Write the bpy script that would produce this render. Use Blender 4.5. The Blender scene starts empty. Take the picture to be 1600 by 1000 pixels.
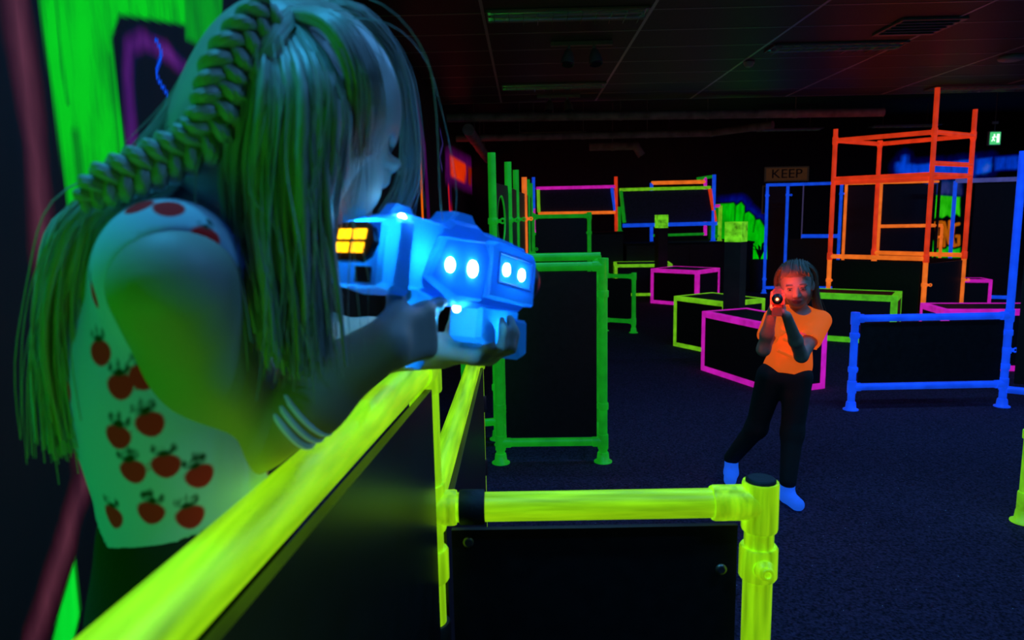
import bpy, math
import numpy as np
from mathutils import Matrix, Vector
rng = np.random.default_rng(7)
scn = bpy.context.scene
col = scn.collection

# ---------------------------------------------------------------- camera
FPX, CAMH = 1097.0, 1.45
_dy = np.array([20.0, 163.0, FPX]); _dy /= np.linalg.norm(_dy)
_dn = np.array([141.0, -7400.0, FPX]); _dn -= _dy*_dn.dot(_dy); _dn /= np.linalg.norm(_dn)
_up = -_dn
_rx = np.cross(_up, _dy)
if _rx[0] < 0: _rx = -_rx
RC = np.array([_rx, _dy, _up])
CAMP = np.array([0, 0, CAMH])
def ray(px, py): return RC @ np.array([(px-800)/FPX, (500-py)/FPX, 1.0])
def at(px, py, Y):
    d = ray(px, py); return d*(Y/d[1]) + CAMP
def fl(px, py, z=0.0):
    d = ray(px, py); return d*((z-CAMH)/d[2]) + CAMP
def onx(px, py, x):
    d = ray(px, py); return d*(x/d[0]) + CAMP
cam_d = bpy.data.cameras.new('camera'); cam = bpy.data.objects.new('camera', cam_d); col.objects.link(cam)
m3 = np.column_stack([RC[:, 0], RC[:, 1], -RC[:, 2]])
cam.matrix_world = Matrix.Translation(Vector(CAMP)) @ Matrix([list(map(float, r)) for r in m3]).to_4x4()
cam_d.sensor_width = 36; cam_d.lens = FPX/1600*36
cam_d.clip_start = 0.02; cam_d.clip_end = 100
cam_d.dof.use_dof = True; cam_d.dof.focus_distance = 2.2; cam_d.dof.aperture_fstop = 5.6
scn.camera = cam

# ---------------------------------------------------------------- world, lamps, exposure
w = bpy.data.worlds.new('world'); scn.world = w; w.use_nodes = True
w.node_tree.nodes['Background'].inputs[0].default_value = (1.0, 0.75, 0.8, 1)
w.node_tree.nodes['Background'].inputs[1].default_value = 0.0025
scn.view_settings.view_transform = 'Standard'
try: scn.view_settings.look = 'None'
except Exception: pass
scn.view_settings.exposure = 0.0; scn.view_settings.gamma = 1.0
scn.view_settings.use_curve_mapping = False
def blacklight(loc, energy, size=(1.2, 0.08), rotz=0.0, colr=(0.09, 0.40, 1.0)):
    l = bpy.data.lights.new('blacklight_tube', 'AREA'); l.shape = 'RECTANGLE'
    l.size, l.size_y = size; l.energy = energy; l.color = colr
    o = bpy.data.objects.new('blacklight_tube', l); col.objects.link(o)
    o.location = loc; o.rotation_euler = (0, 0, rotz)
for (x, y, e) in ((1.25, 0.45, 15), (-0.82, 0.72, 26), (0.9, 2.4, 12), (2.9, 2.4, 20), (5.3, 4.2, 26), (2.9, 4.3, 22), (0.35, 4.3, 14), (7.9, 6.6, 40), (10.4, 9.2, 40)):
    blacklight((x, y, 2.93), e, colr=(0.04, 0.47, 1.0) if x < 0 else (0.09, 0.38, 1.0))
# green wash flood standing low by the mural wall behind the photographer
gl = bpy.data.lights.new('green_flood', 'AREA'); gl.shape = 'RECTANGLE'; gl.size = .45; gl.size_y = .30; gl.energy = 4.6; gl.color = (.02, 1.0, .03)
go = bpy.data.objects.new('green_flood', gl); col.objects.link(go); go.location = (-.70, -.55, .50)
go.rotation_euler = Vector((.34, 1.1, .42)).to_track_quat('-Z', 'Y').to_euler()

# ---------------------------------------------------------------- materials
MATS = {}
def mat(name, base=(0.5, 0.5, 0.5), rough=0.5, emis=None, estr=0.0, metal=0.0, spec=0.5, noise=None, bump=None, streak=None, sdir=(1, 1, 1)):
    """noise=(scale, amount) varies the base colour; streak=(scale, amount) varies paint density (base and glow)"""
    if name in MATS: return MATS[name]
    m = bpy.data.materials.new(name); m.use_nodes = True; MATS[name] = m
    nt = m.node_tree; N = nt.nodes; L = nt.links; p = N['Principled BSDF']
    p.inputs['Base Color'].default_value = (*base, 1); p.inputs['Roughness'].default_value = rough
    p.inputs['Metallic'].default_value = metal; p.inputs['Specular IOR Level'].default_value = spec
    if emis is not None:
        p.inputs['Emission Color'].default_value = (*emis, 1); p.inputs['Emission Strength'].default_value = estr
    if noise or streak:
        tc = N.new('ShaderNodeTexCoord'); n = N.new('ShaderNodeTexNoise')
        sc, am = noise or streak
        n.inputs['Scale'].default_value = sc; n.inputs['Detail'].default_value = 4
        if streak:
            mp = N.new('ShaderNodeMapping'); mp.inputs['Scale'].default_value = sdir
            L.new(tc.outputs['Object'], mp.inputs[0]); L.new(mp.outputs[0], n.inputs['Vector'])
        else:
            L.new(tc.outputs['Object'], n.inputs['Vector'])
        mr = N.new('ShaderNodeMapRange')
        mr.inputs[1].default_value = 0.3; mr.inputs[2].default_value = 0.7
        mr.inputs[3].default_value = 1-am; mr.inputs[4].default_value = 1+am
        L.new(n.outputs['Fac'], mr.inputs[0])
        mx = N.new('ShaderNodeVectorMath'); mx.operation = 'SCALE'; mx.inputs[0].default_value = base
        L.new(mr.outputs[0], mx.inputs['Scale']); L.new(mx.outputs[0], p.inputs['Base Color'])
        if streak and emis is not None:
            k = N.new('ShaderNodeMath'); k.operation = 'MULTIPLY'; k.inputs[1].default_value = estr
            L.new(mr.outputs[0], k.inputs[0]); L.new(k.outputs[0], p.inputs['Emission Strength'])
    if bump:
        tc = N.new('ShaderNodeTexCoord'); n = N.new('ShaderNodeTexNoise'); n.inputs['Scale'].default_value = bump[0]
        L.new(tc.outputs['Object'], n.inputs['Vector'])
        b = N.new('ShaderNodeBump'); b.inputs['Strength'].default_value = bump[1]; b.inputs['Distance'].default_value = 0.004
        L.new(n.outputs['Fac'], b.inputs['Height']); L.new(b.outputs[0], p.inputs['Normal'])
    return m
def fluo(name, c, e, streak=0.22, sc=9.0, sdir=(1, 1, 1)):
    return mat(name, c, 0.42, c, e, streak=(sc, streak), sdir=sdir)
YC = (0.44, 0.98, 0.005)          # brush strokes run along each pipe
M_YEL = fluo('fluorescent_yellow_paint', YC, 0.46, 0.42, 70, (1, 1, .07))
M_YELX = fluo('fluorescent_yellow_paint_across', YC, 0.46, 0.42, 70, (.07, 1, 1))
M_YELY = fluo('fluorescent_yellow_paint_along', YC, 0.52, 0.42, 70, (1, .07, 1))
M_GRN = fluo('fluorescent_green_paint', (0.010, 0.50, 0.016), 0.33)
M_LIM = fluo('fluorescent_lime_paint', (0.24, 0.78, 0.012), 0.48, 0.3, 14)
M_LGR = fluo('fluorescent_grass_green_paint', (0.10, 0.62, 0.012), 0.55, 0.25, 14)
M_BLU = fluo('fluorescent_blue_paint', (0.006, 0.085, 0.95), 0.62)
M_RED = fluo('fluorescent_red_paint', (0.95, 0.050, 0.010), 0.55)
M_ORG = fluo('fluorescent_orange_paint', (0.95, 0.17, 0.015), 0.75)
M_MAG = fluo('fluorescent_magenta_paint', (0.72, 0.012, 0.50), 0.62, 0.25, 12)
M_LIL = fluo('faded_blue_paint', (0.12, 0.14, 0.55), 0.35)
M_GRY = mat('grey_cable_sheath', (0.25, 0.22, 0.35), 0.5, (0.25, 0.2, 0.45), 0.12)
M_BRD = mat('black_board', (0.016, 0.011, 0.011), 0.42, noise=(30, 0.3), spec=0.35)
M_BRDN = mat('navy_board', (0.04, 0.04, 0.10), 0.5, noise=(30, 0.3), spec=0.4)
M_RUB = mat('black_rubber', (0.012, 0.012, 0.012), 0.6, bump=(150, 0.2))
M_BLT = mat('dull_steel_bolt', (0.16, 0.15, 0.15), 0.35, metal=0.8)
M_PLT = mat('black_platform_carpet', (0.008, 0.007, 0.012), 0.95, noise=(220, 0.6), bump=(260, 0.5))
M_WAL = mat('black_wall_paint', (0.010, 0.0075, 0.0085), 0.8, noise=(12, 0.25))

# ---------------------------------------------------------------- mesh helpers
class Geo:
    def __init__(s): s.v = []; s.f = []; s.sm = []
    def add(s, v, f, smooth=True):
        o = len(s.v); s.v.extend([tuple(map(float, p)) for p in v])
        s.f.extend([tuple(i+o for i in q) for q in f]); s.sm.extend([smooth]*len(f)); return s
    def cyl(s, a, b, ra, rb=None, n=18, caps=True):
        a = np.array(a, float); b = np.array(b, float); rb = ra if rb is None else rb
        d = b-a; d /= np.linalg.norm(d)
        t = np.array([0, 0, 1.0]) if abs(d[2]) < 0.9 else np.array([1.0, 0, 0])
        u = np.cross(d, t); u /= np.linalg.norm(u); w_ = np.cross(d, u)
        an = np.linspace(0, 2*np.pi, n, endpoint=False)
        c = np.cos(an)[:, None]*u + np.sin(an)[:, None]*w_
        va, vb = a+c*ra, b+c*rb
        s.add(np.vstack([va, vb]), [(i, (i+1) % n, n+(i+1) % n, n+i) for i in range(n)], True)
        if caps:
            s.add(va, [tuple(range(n))[::-1]], False); s.add(vb, [tuple(range(n))], False)
        return s
    def lathe(s, a, d, prof, n=18):
        """prof: list of (distance along d, radius)"""
        a = np.array(a, float); d = np.array(d, float); d /= np.linalg.norm(d)
        t = np.array([0, 0, 1.0]) if abs(d[2]) < 0.9 else np.array([1.0, 0, 0])
        u = np.cross(d, t); u /= np.linalg.norm(u); w_ = np.cross(d, u)
        an = np.linspace(0, 2*np.pi, n, endpoint=False)
        c = np.cos(an)[:, None]*u + np.sin(an)[:, None]*w_
        vs = np.vstack([a+d*h+c*r for h, r in prof]); k = len(prof)
        fs = [(j*n+i, j*n+(i+1) % n, (j+1)*n+(i+1) % n, (j+1)*n+i) for j in range(k-1) for i in range(n)]
        s.add(vs, fs, True); s.add(vs[:n], [tuple(range(n))[::-1]], False); s.add(vs[-n:], [tuple(range(n))], False)
        return s
    def box(s, c, ex, ey, ez):
        """centre and three half-extent vectors"""
        c, ex, ey, ez = [np.array(q, float) for q in (c, ex, ey, ez)]
        vs = [c+i*ex+j*ey+k*ez for i in (-1, 1) for j in (-1, 1) for k in (-1, 1)]
        fs = [(0, 1, 3, 2), (4, 6, 7, 5), (0, 4, 5, 1), (2, 3, 7, 6), (0, 2, 6, 4), (1, 5, 7, 3)]
        if np.dot(np.cross(ex, ey), ez) < 0: fs = [q[::-1] for q in fs]
        return s.add(vs, fs, False)
    def sphere(s, c, r, n=12, m=8, mtx=None):
        c = np.array(c, float); vs = []; fs = []
        for j in range(m+1):
            th = math.pi*j/m
            for i in range(n):
                ph = 2*math.pi*i/n
                p = np.array([math.sin(th)*math.cos(ph), math.sin(th)*math.sin(ph), math.cos(th)])*r
                vs.append(c+(mtx@p if mtx is not None else p))
        for j in range(m):
            for i in range(n): fs.append((j*n+i, (j+1)*n+i, (j+1)*n+(i+1) % n, j*n+(i+1) % n))
        return s.add(vs, fs, True)
    def torus(s, c, nrm, R, r, n=28, k=8):
        c = np.array(c, float); d = np.array(nrm, float); d /= np.linalg.norm(d)
        t = np.array([0, 0, 1.0]) if abs(d[2]) < 0.9 else np.array([1.0, 0, 0])
        u = np.cross(d, t); u /= np.linalg.norm(u); w_ = np.cross(d, u); vs = []
        for i in range(n):
            a = 2*math.pi*i/n; e = math.cos(a)*u+math.sin(a)*w_
            for j in range(k):
                b = 2*math.pi*j/k; vs.append(c+e*(R+r*math.cos(b))+d*r*math.sin(b))
        fs = [(i*k+j, ((i+1) % n)*k+j, ((i+1) % n)*k+(j+1) % k, i*k+(j+1) % k) for i in range(n) for j in range(k)]
        return s.add(vs, fs, True)
    def prism(s, poly, c, ux, uy, thick, nrm):
        """extruded outline: poly 2D points, c origin, ux uy axes, extruded from 0 to thick along nrm"""
        c, ux, uy, nrm = [np.array(q, float) for q in (c, ux, uy, nrm)]
        n = len(poly); a = [c+ux*x+uy*y for x, y in poly]; b = [q+nrm*thick for q in a]
        fs = [(i, (i+1) % n, n+(i+1) % n, n+i) for i in range(n)]+[tuple(range(n))[::-1], tuple(range(n, 2*n))]
        return s.add(a+b, fs, False)
def link_mesh(name, me, m, parent=None):
    o = bpy.data.objects.new(name, me); col.objects.link(o)
    if m is not None: me.materials.append(m)
    if parent is not None: o.parent = parent
    return o
def build(name, g, m, parent=None):
    """one mesh object from world-space geometry; its origin is the parent's origin"""
    off = np.zeros(3); q = parent
    while q is not None: off += np.array(q.location); q = q.parent
    me = bpy.data.meshes.new(name)
    v = np.array(g.v)
    base = off if parent is not None else np.array([v[:, 0].mean(), v[:, 1].mean(), v[:, 2].min()])
    me.from_pydata([tuple(p) for p in v-base], [], g.f); me.validate()
    if len(me.polygons) == len(g.sm): me.polygons.foreach_set('use_smooth', g.sm)
    me.update()
    o = link_mesh(name, me, m, parent)
    if parent is None: o.location = base
    return o
def tag(o, label=None, cat=None, group=None, kind=None):
    if label: o['label'] = label
    if cat: o['category'] = cat
    if group: o['group'] = group
    if kind: o['kind'] = kind
    return o
def empty(name, loc, label, cat, group=None):
    o = bpy.data.objects.new(name, None); col.objects.link(o); o.empty_display_size = 0.1
    o.location = [float(q) for q in loc]; return tag(o, label, cat, group)
def V(*a): return np.array(a, float)
def nrm(v): v = np.array(v, float); return v/np.linalg.norm(v)
# ================================================================ THE SETTING
X0, X1, Y0, Y1, ZC, ZU = -1.1, 11.5, -2.0, 15.0, 2.95, 3.35
YT = 9.73          # the tiled ceiling ends here, the open plant ceiling begins
# floor
M_FLR = bpy.data.materials.new('dark_speckled_carpet'); M_FLR.use_nodes = True
nt = M_FLR.node_tree; N = nt.nodes; L = nt.links; p = N['Principled BSDF']; p.inputs['Roughness'].default_value = 0.95
p.inputs['Specular IOR Level'].default_value = 0.15
tc = N.new('ShaderNodeTexCoord'); n1 = N.new('ShaderNodeTexNoise'); n1.inputs['Scale'].default_value = 95; n1.inputs['Detail'].default_value = 5
L.new(tc.outputs['Object'], n1.inputs['Vector'])
r1 = N.new('ShaderNodeValToRGB'); r1.color_ramp.elements[0].position = 0.35; r1.color_ramp.elements[1].position = 0.68
r1.color_ramp.elements[0].color = (0.010, 0.007, 0.014, 1); r1.color_ramp.elements[1].color = (0.085, 0.042, 0.090, 1)
L.new(n1.outputs['Fac'], r1.inputs[0])
vo = N.new('ShaderNodeTexVoronoi'); vo.inputs['Scale'].default_value = 17; L.new(tc.outputs['Object'], vo.inputs['Vector'])
lt = N.new('ShaderNodeMath'); lt.operation = 'LESS_THAN'; lt.inputs[1].default_value = 0.035; L.new(vo.outputs['Distance'], lt.inputs[0])
mx = N.new('ShaderNodeMix'); mx.data_type = 'RGBA'; L.new(lt.outputs[0], mx.inputs[0]); L.new(r1.outputs[0], mx.inputs[6])
mx.inputs[7].default_value = (0.45, 0.42, 0.5, 1); L.new(mx.outputs[2], p.inputs['Base Color'])
bp = N.new('ShaderNodeBump'); bp.inputs['Strength'].default_value = 0.6; bp.inputs['Distance'].default_value = 0.004
L.new(n1.outputs['Fac'], bp.inputs['Height']); L.new(bp.outputs[0], p.inputs['Normal'])
g = Geo().box(((X0+X1)/2, (Y0+Y1)/2, -0.05), ((X1-X0)/2+.2, 0, 0), (0, (Y1-Y0)/2+.2, 0), (0, 0, 0.05))
tag(build('floor', g, M_FLR), kind='structure')

# painted walls: a grid whose paint colour is stored per vertex
M_MUR = bpy.data.materials.new('black_wall_with_fluorescent_mural'); M_MUR.use_nodes = True
nt = M_MUR.node_tree; N = nt.nodes; L = nt.links; p = N['Principled BSDF']; p.inputs['Roughness'].default_value = 0.75
a_ = N.new('ShaderNodeAttribute'); a_.attribute_name = 'paint'
ns = N.new('ShaderNodeTexNoise'); ns.inputs['Scale'].default_value = 5.0; ns.inputs['Detail'].default_value = 3
tc = N.new('ShaderNodeTexCoord'); mp = N.new('ShaderNodeMapping'); mp.inputs['Scale'].default_value = (2.0, 2.0, 0.6)
L.new(tc.outputs['Object'], mp.inputs[0]); L.new(mp.outputs[0], ns.inputs['Vector'])
mr = N.new('ShaderNodeMapRange'); mr.inputs[1].default_value = 0.3; mr.inputs[2].default_value = 0.65; mr.inputs[3].default_value = 0.55; mr.inputs[4].default_value = 1.05
L.new(ns.outputs['Fac'], mr.inputs[0])
sv = N.new('ShaderNodeVectorMath'); sv.operation = 'SCALE'; L.new(a_.outputs['Color'], sv.inputs[0]); L.new(mr.outputs[0], sv.inputs['Scale'])
L.new(sv.outputs[0], p.inputs['Base Color']); sb_ = N.new('ShaderNodeVectorMath'); sb_.operation = 'SUBTRACT'; sb_.inputs[1].default_value = (0.030, 0.010, 0.010); L.new(sv.outputs[0], sb_.inputs[0])
mxx = N.new('ShaderNodeVectorMath'); mxx.operation = 'MAXIMUM'; L.new(sb_.outputs[0], mxx.inputs[0])
L.new(mxx.outputs[0], p.inputs['Emission Color']); p.inputs['Emission Strength'].default_value = 0.85
def painted_wall(name, org, eu, ev, us, vs, paint):
    """grid wall: org + eu*u + ev*v; paint(U, V) -> (n, 3) colours"""
    U, W = np.meshgrid(us, vs, indexing='ij'); nu, nv = U.shape
    P = np.array(org, float)+U[..., None]*np.array(eu, float)+W[..., None]*np.array(ev, float)
    i = np.arange(nu-1)[:, None]*nv+np.arange(nv-1)[None]
    F = np.stack([i, i+nv, i+nv+1, i+1], -1).reshape(-1, 4)
    me = bpy.data.meshes.new(name); me.from_pydata(P.reshape(-1, 3).tolist(), [], F.tolist())
    c = paint(U.ravel(), W.ravel()); ca = me.color_attributes.new('paint', 'FLOAT_COLOR', 'POINT')
    ca.data.foreach_set('color', np.column_stack([c, np.ones(len(c))]).ravel().astype(np.float32))
    me.update(); o = link_mesh(name, me, M_MUR); tag(o, kind='structure'); return o
def sdist(U, W, pts):
    d = np.full(U.shape, 9.0)
    for (a, b) in zip(pts[:-1], pts[1:]):
        a = np.array(a); b = np.array(b); e = b-a; L2 = e.dot(e)+1e-9
        t = np.clip(((U-a[0])*e[0]+(W-a[1])*e[1])/L2, 0, 1)
        d = np.minimum(d, np.hypot(U-a[0]-t*e[0], W-a[1]-t*e[1]))
    return d
def pdist(U, W, poly):
    """signed distance to a polygon, negative inside"""
    d = sdist(U, W, list(poly)+[poly[0]]); ins = np.zeros(U.shape, bool); n = len(poly)
    for i in range(n):
        (x1, y1), (x2, y2) = poly[i], poly[(i+1) % n]
        if y1 == y2: continue
        c = ((y1 > W) != (y2 > W)) & (U < (x2-x1)*(W-y1)/(y2-y1)+x1); ins ^= c
    return np.where(ins, -d, d)
def lay(c, d, w_, soft, rgb, a=1.0):
    k = np.clip((w_+soft-d)/(2*soft), 0, 1)[:, None]; k = k*k*(3-2*k)*a
    return c*(1-k)+np.array(rgb)*k
BLK = (0.028, 0.0040, 0.0035)
def wl(pts): return [tuple(onx(px, py, X0)[1:]) for px, py in pts]
def paint_left(U, W):
    c = np.tile(np.array(BLK), (len(U), 1))
    c = lay(c, sdist(U, W, wl([(12, -120), (32, 60), (50, 200), (70, 400), (118, 600), (136, 740), (92, 880), (50, 1010), (20, 1120)])), 0.022, 0.05, (0.16, 0.035, 0.05))
    # big green letter
    c = lay(c, pdist(U, W, wl([(58, -260), (62, 0), (104, 300), (150, 640), (215, 640), (200, 280), (174, 60), (186, 22), (240, 30), (296, 40), (280, -260)])), 0.0, 0.012, (0.004, 0.60, 0.004))
    c = lay(c, sdist(U, W, wl([(84, -40), (96, 100), (106, 160)])), 0.004, 0.012, (0.002, 0.10, 0.002), .8)
    c = lay(c, sdist(U, W, wl([(118, 210), (128, 300), (140, 420)])), 0.012, 0.02, (0.002, 0.06, 0.002), .85)
    c = lay(c, sdist(U, W, wl([(172, 90), (190, 280), (204, 420)])), 0.006, 0.02, (0.002, 0.16, 0.002), .8)
    c = lay(c, pdist(U, W, wl([(286, -200), (290, 60), (345, 85), (352, -200)])), 0.0, 0.02, (0.008, 0.30, 0.008))
    # purple counter shape with a dark core
    c = lay(c, pdist(U, W, wl([(180, 70), (188, 40), (220, 32), (262, 62), (300, 110), (320, 240), (300, 300), (210, 300)])), 0.0, 0.008, BLK)
    c = lay(c, sdist(U, W, wl([(208, 240), (200, 120), (202, 75), (222, 62), (262, 82), (300, 120)])), 0.024, 0.030, (0.13, 0.018, 0.15))
    s = np.linspace(0, 1, 40)
    c = lay(c, sdist(U, W, wl([(243+22*t+6*math.sin(t*13), 62+150*t) for t in s])), 0.006, 0.006, (0.015, 0.10, 0.85))
    c = lay(c, pdist(U, W, wl([(116, 880), (124, 960), (100, 1060), (70, 1060), (92, 960)])), 0.0, 0.01, (0.03, 0.75, 0.03))
    # unseen glowing green letters, added to throw green light on the girl
    for y in (0.75, 0.3, -0.15, -0.6, -1.05):
        c = lay(c, pdist(U, W, [(y, 0.7), (y+.30, 0.7), (y+.27, 2.3), (y+.05, 2.4)]), 0.0, 0.015, (0.004, 0.60, 0.004))
    # orange and red drips further along
    c = lay(c, sdist(U, W, wl([(636, 182), (652, 190), (662, 240), (668, 330), (674, 480)])), 0.20, 0.06, (0.10, 0.012, 0.10), .8)
    c = lay(c, sdist(U, W, wl([(636, 192), (650, 200), (659, 250), (664, 330), (669, 480)])), 0.13, 0.05, BLK)
    c = lay(c, sdist(U, W, wl([(644, 196), (656, 225), (660, 330), (665, 480)])), 0.075, 0.03, (0.95, 0.15, 0.005))
    c = lay(c, sdist(U, W, wl([(688, 205), (692, 225), (687, 245), (691, 265)])), 0.02, 0.05, (0.09, 0.05, 0.22))
    c = lay(c, pdist(U, W, wl([(696, 238), (700, 234), (741, 252), (741, 300), (696, 280)])), 0.03, 0.12, (0.12, 0.015, 0.10), .8)
    c = lay(c, pdist(U, W, wl([(703, 245), (727, 258), (727, 285), (703, 272)])), 0.02, 0.05, (0.90, 0.045, 0.004))
    c = lay(c, pdist(U, W, wl([(732, 262), (737, 264), (737, 290), (732, 286)])), 0.02, 0.06, (0.30, 0.02, 0.004))
    c = lay(c, sdist(U, W, wl([(701, 290), (703, 330), (705, 480)])), 0.14, 0.05, (0.09, 0.012, 0.09), .8)
    c = lay(c, sdist(U, W, wl([(701, 296), (703, 330), (705, 480)])), 0.075, 0.04, (0.75, 0.022, 0.006))
    return c
ys = np.concatenate([np.linspace(Y0, 0, 40, endpoint=False), np.arange(0, 3, .011), np.arange(3, 10.5, .028), np.linspace(10.5, Y1, 12)])
painted_wall('wall_left', (X0, 0, 0), (0, 1, 0), (0, 0, 1), ys, np.arange(0, ZU+.012, .012), paint_left)

def bk(pts): return [(at(px, py, Y1)[0], at(px, py, Y1)[2]) for px, py in pts]
def paint_back(U, W):
    c = np.tile(np.array(BLK), (len(U), 1))
    hand = [(1128, 420), (1128, 330), (1134, 319), (1146, 317), (1150, 322), (1158, 316), (1163, 322), (1163, 334), (1170, 331), (1178, 338), (1180, 344), (1187, 343), (1193, 352), (1196, 358), (1199, 400), (1199, 424), (1193, 416), (1186, 412), (1182, 416), (1174, 404), (1168, 420)]
    c = lay(c, pdist(U, W, bk(hand)), 0.14, 0.10, (0.008, 0.016, 0.20))
    c = lay(c, pdist(U, W, bk(hand)), 0.035, 0.02, (0.004, 0.004, 0.012))
    c = lay(c, pdist(U, W, bk(hand)), 0.0, 0.015, (0.02, 0.60, 0.012))
    for q in ([(1149, 320), (1148, 345)], [(1163, 334), (1161, 352)], [(1180, 344), (1177, 362)]):
        c = lay(c, sdist(U, W, bk(q)), 0.012, 0.02, (0.002, 0.10, 0.004))
    # slime and letters on the right
    sl = [(1448, 304), (1500, 308), (1500, 338), (1494, 334), (1488, 342), (1480, 336), (1472, 341), (1464, 338), (1456, 346), (1448, 343)]
    c = lay(c, pdist(U, W, bk([(1448, 280), (1500, 284), (1500, 303), (1448, 302)])), 0.03, 0.08, (0.05, 0.04, 0.17))
    c = lay(c, pdist(U, W, bk([(1448, 376), (1500, 376), (1500, 402), (1448, 402)])), 0.0, 0.03, (0.05, 0.58, 0.02))
    c = lay(c, pdist(U, W, bk(sl)), 0.0, 0.02, (0.06, 0.62, 0.015))
    for q in ([(1457, 349), (1471, 347)], [(1464, 349), (1464, 385)], [(1475, 384), (1475, 348), (1483, 380), (1484, 346)], [(1498, 350), (1490, 352), (1488, 370), (1491, 384), (1498, 382), (1498, 369), (1494, 369)]):
        c = lay(c, sdist(U, W, bk(q)), 0.075, 0.02, (0.006, 0.004, 0.004))
    for q in ([(1457, 349), (1471, 347)], [(1464, 349), (1464, 385)], [(1475, 384), (1475, 348), (1483, 380), (1484, 346)], [(1498, 350), (1490, 352), (1488, 370), (1491, 384), (1498, 382), (1498, 369), (1494, 369)]):
        c = lay(c, sdist(U, W, bk(q)), 0.034, 0.014, (0.55, 0.12, 0.008))
    # long blue creature
    bl = [(1399, 262), (1404, 254), (1410, 249), (1414, 242), (1418, 252), (1424, 257), (1440, 257), (1462, 254), (1480, 254), (1500, 251), (1522, 249), (1550, 246), (1549, 258), (1548, 268), (1530, 272), (1500, 272), (1460, 273), (1404, 272)]
    c = lay(c, pdist(U, W, bk(bl)), 0.10, 0.12, (0.010, 0.014, 0.09))
    c = lay(c, pdist(U, W, bk(bl)), 0.0, 0.035, (0.008, 0.07, 0.72))
    c = lay(c, pdist(U, W, bk([(1555, 246), (1640, 238), (1640, 262), (1555, 266)])), 0.0, 0.05, (0.006, 0.05, 0.55))
    c = lay(c, sdist(U, W, bk([(1524, 246), (1522, 276)])), 0.03, 0.05, (0.006, 0.02, 0.2))
    c = lay(c, pdist(U, W, bk([(1535, 262), (1542, 254), (1548, 258), (1545, 266), (1536, 270)])), 0.0, 0.08, (0.10, 0.14, 0.62), .7)
    return c
xs = np.concatenate([np.linspace(X0, 4.3, 12, endpoint=False), np.arange(4.3, 6.2, .016), np.arange(6.2, 8.1, .12), np.arange(8.1, X1+.016, .016)])
painted_wall('wall_back', (0, Y1, 0), (1, 0, 0), (0, 0, 1), xs, np.arange(0, ZU+.016, .016), paint_back)
g = Geo().box((X1+.05, (Y0+Y1)/2, ZU/2), (.05, 0, 0), (0, (Y1-Y0)/2, 0), (0, 0, ZU/2)); tag(build('wall_right', g, M_WAL), kind='structure')
g = Geo().box(((X0+X1)/2, Y0-.05, ZU/2), ((X1-X0)/2, 0, 0), (0, .05, 0), (0, 0, ZU/2)); tag(build('wall_front', g, M_WAL), kind='structure')

# ceiling: slab, tiles, runners, cross tees
M_TIL = mat('blackened_ceiling_tile', (0.05, 0.03, 0.032), 0.5, noise=(60, 0.4), spec=0.4)
M_TEE = mat('grey_ceiling_grid_metal', (0.6, 0.55, 0.55), 0.35, metal=0.3)
g = Geo().box(((X0+X1)/2, (Y0+Y1)/2, ZU+.05), ((X1-X0)/2, 0, 0), (0, (Y1-Y0)/2, 0), (0, 0, .05))
ceil = tag(build('ceiling', g, M_WAL), kind='structure')
cz = np.array(ceil.location)
RUN = [-0.29+1.26*k for k in range(10)]
cols_ = [(X0, RUN[0])]+list(zip(RUN[:-1], RUN[1:]))+[(RUN[-1], X1)]
rows_ = [YT-.6*k for k in range(20)]
FIX = [(0.34, 5.43), (0.34, 8.43), (2.86, 6.63), (5.38, 9.03)]       # tiles replaced by light fittings (centre x, row start)
tmesh = {}
for (xa, xb) in cols_:
    for yb in rows_:
        ya = yb-.6
        if yb < 0.6 or xa > 1.0*yb+1.5: continue
        wkey = round(xb-xa, 3)
        if wkey not in tmesh:
            b = Geo().box((0, 0, 0.011), ((xb-xa)/2-.008, 0, 0), (0, .292, 0), (0, 0, .008))
            me = bpy.data.meshes.new('ceiling_tile'); me.from_pydata(b.v, [], b.f); me.materials.append(M_TIL); tmesh[wkey] = me
        o = bpy.data.objects.new('ceiling_tile', tmesh[wkey]); col.objects.link(o); o.parent = ceil
        o.location = Vector(((xa+xb)/2, (ya+yb)/2, ZC))-Vector(cz)
for x in RUN:
    build('grid_runner', Geo().box((x, (YT+Y0)/2, ZC+.002), (.012, 0, 0), (0, (YT-Y0)/2, 0), (0, 0, .0025)).box((x, (YT+Y0)/2, ZC+.02), (.002, 0, 0), (0, (YT-Y0)/2, 0), (0, 0, .018)), M_TEE, ceil)
M_TEE2 = mat('dark_ceiling_grid_metal', (0.35, 0.3, 0.3), 0.35, metal=0.3)
for yb in rows_+[YT-12]:
    build('cross_tee', Geo().box(((X0+X1)/2, yb, ZC+.0025), ((X1-X0)/2, 0, 0), (0, .009, 0), (0, 0, .002)), M_TEE2, ceil)
build('fascia', Geo().box(((X0+X1)/2, YT+.03, (ZC+ZU)/2), ((X1-X0)/2, 0, 0), (0, .02, 0), (0, 0, (ZU-ZC)/2)), M_WAL, ceil)
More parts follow.
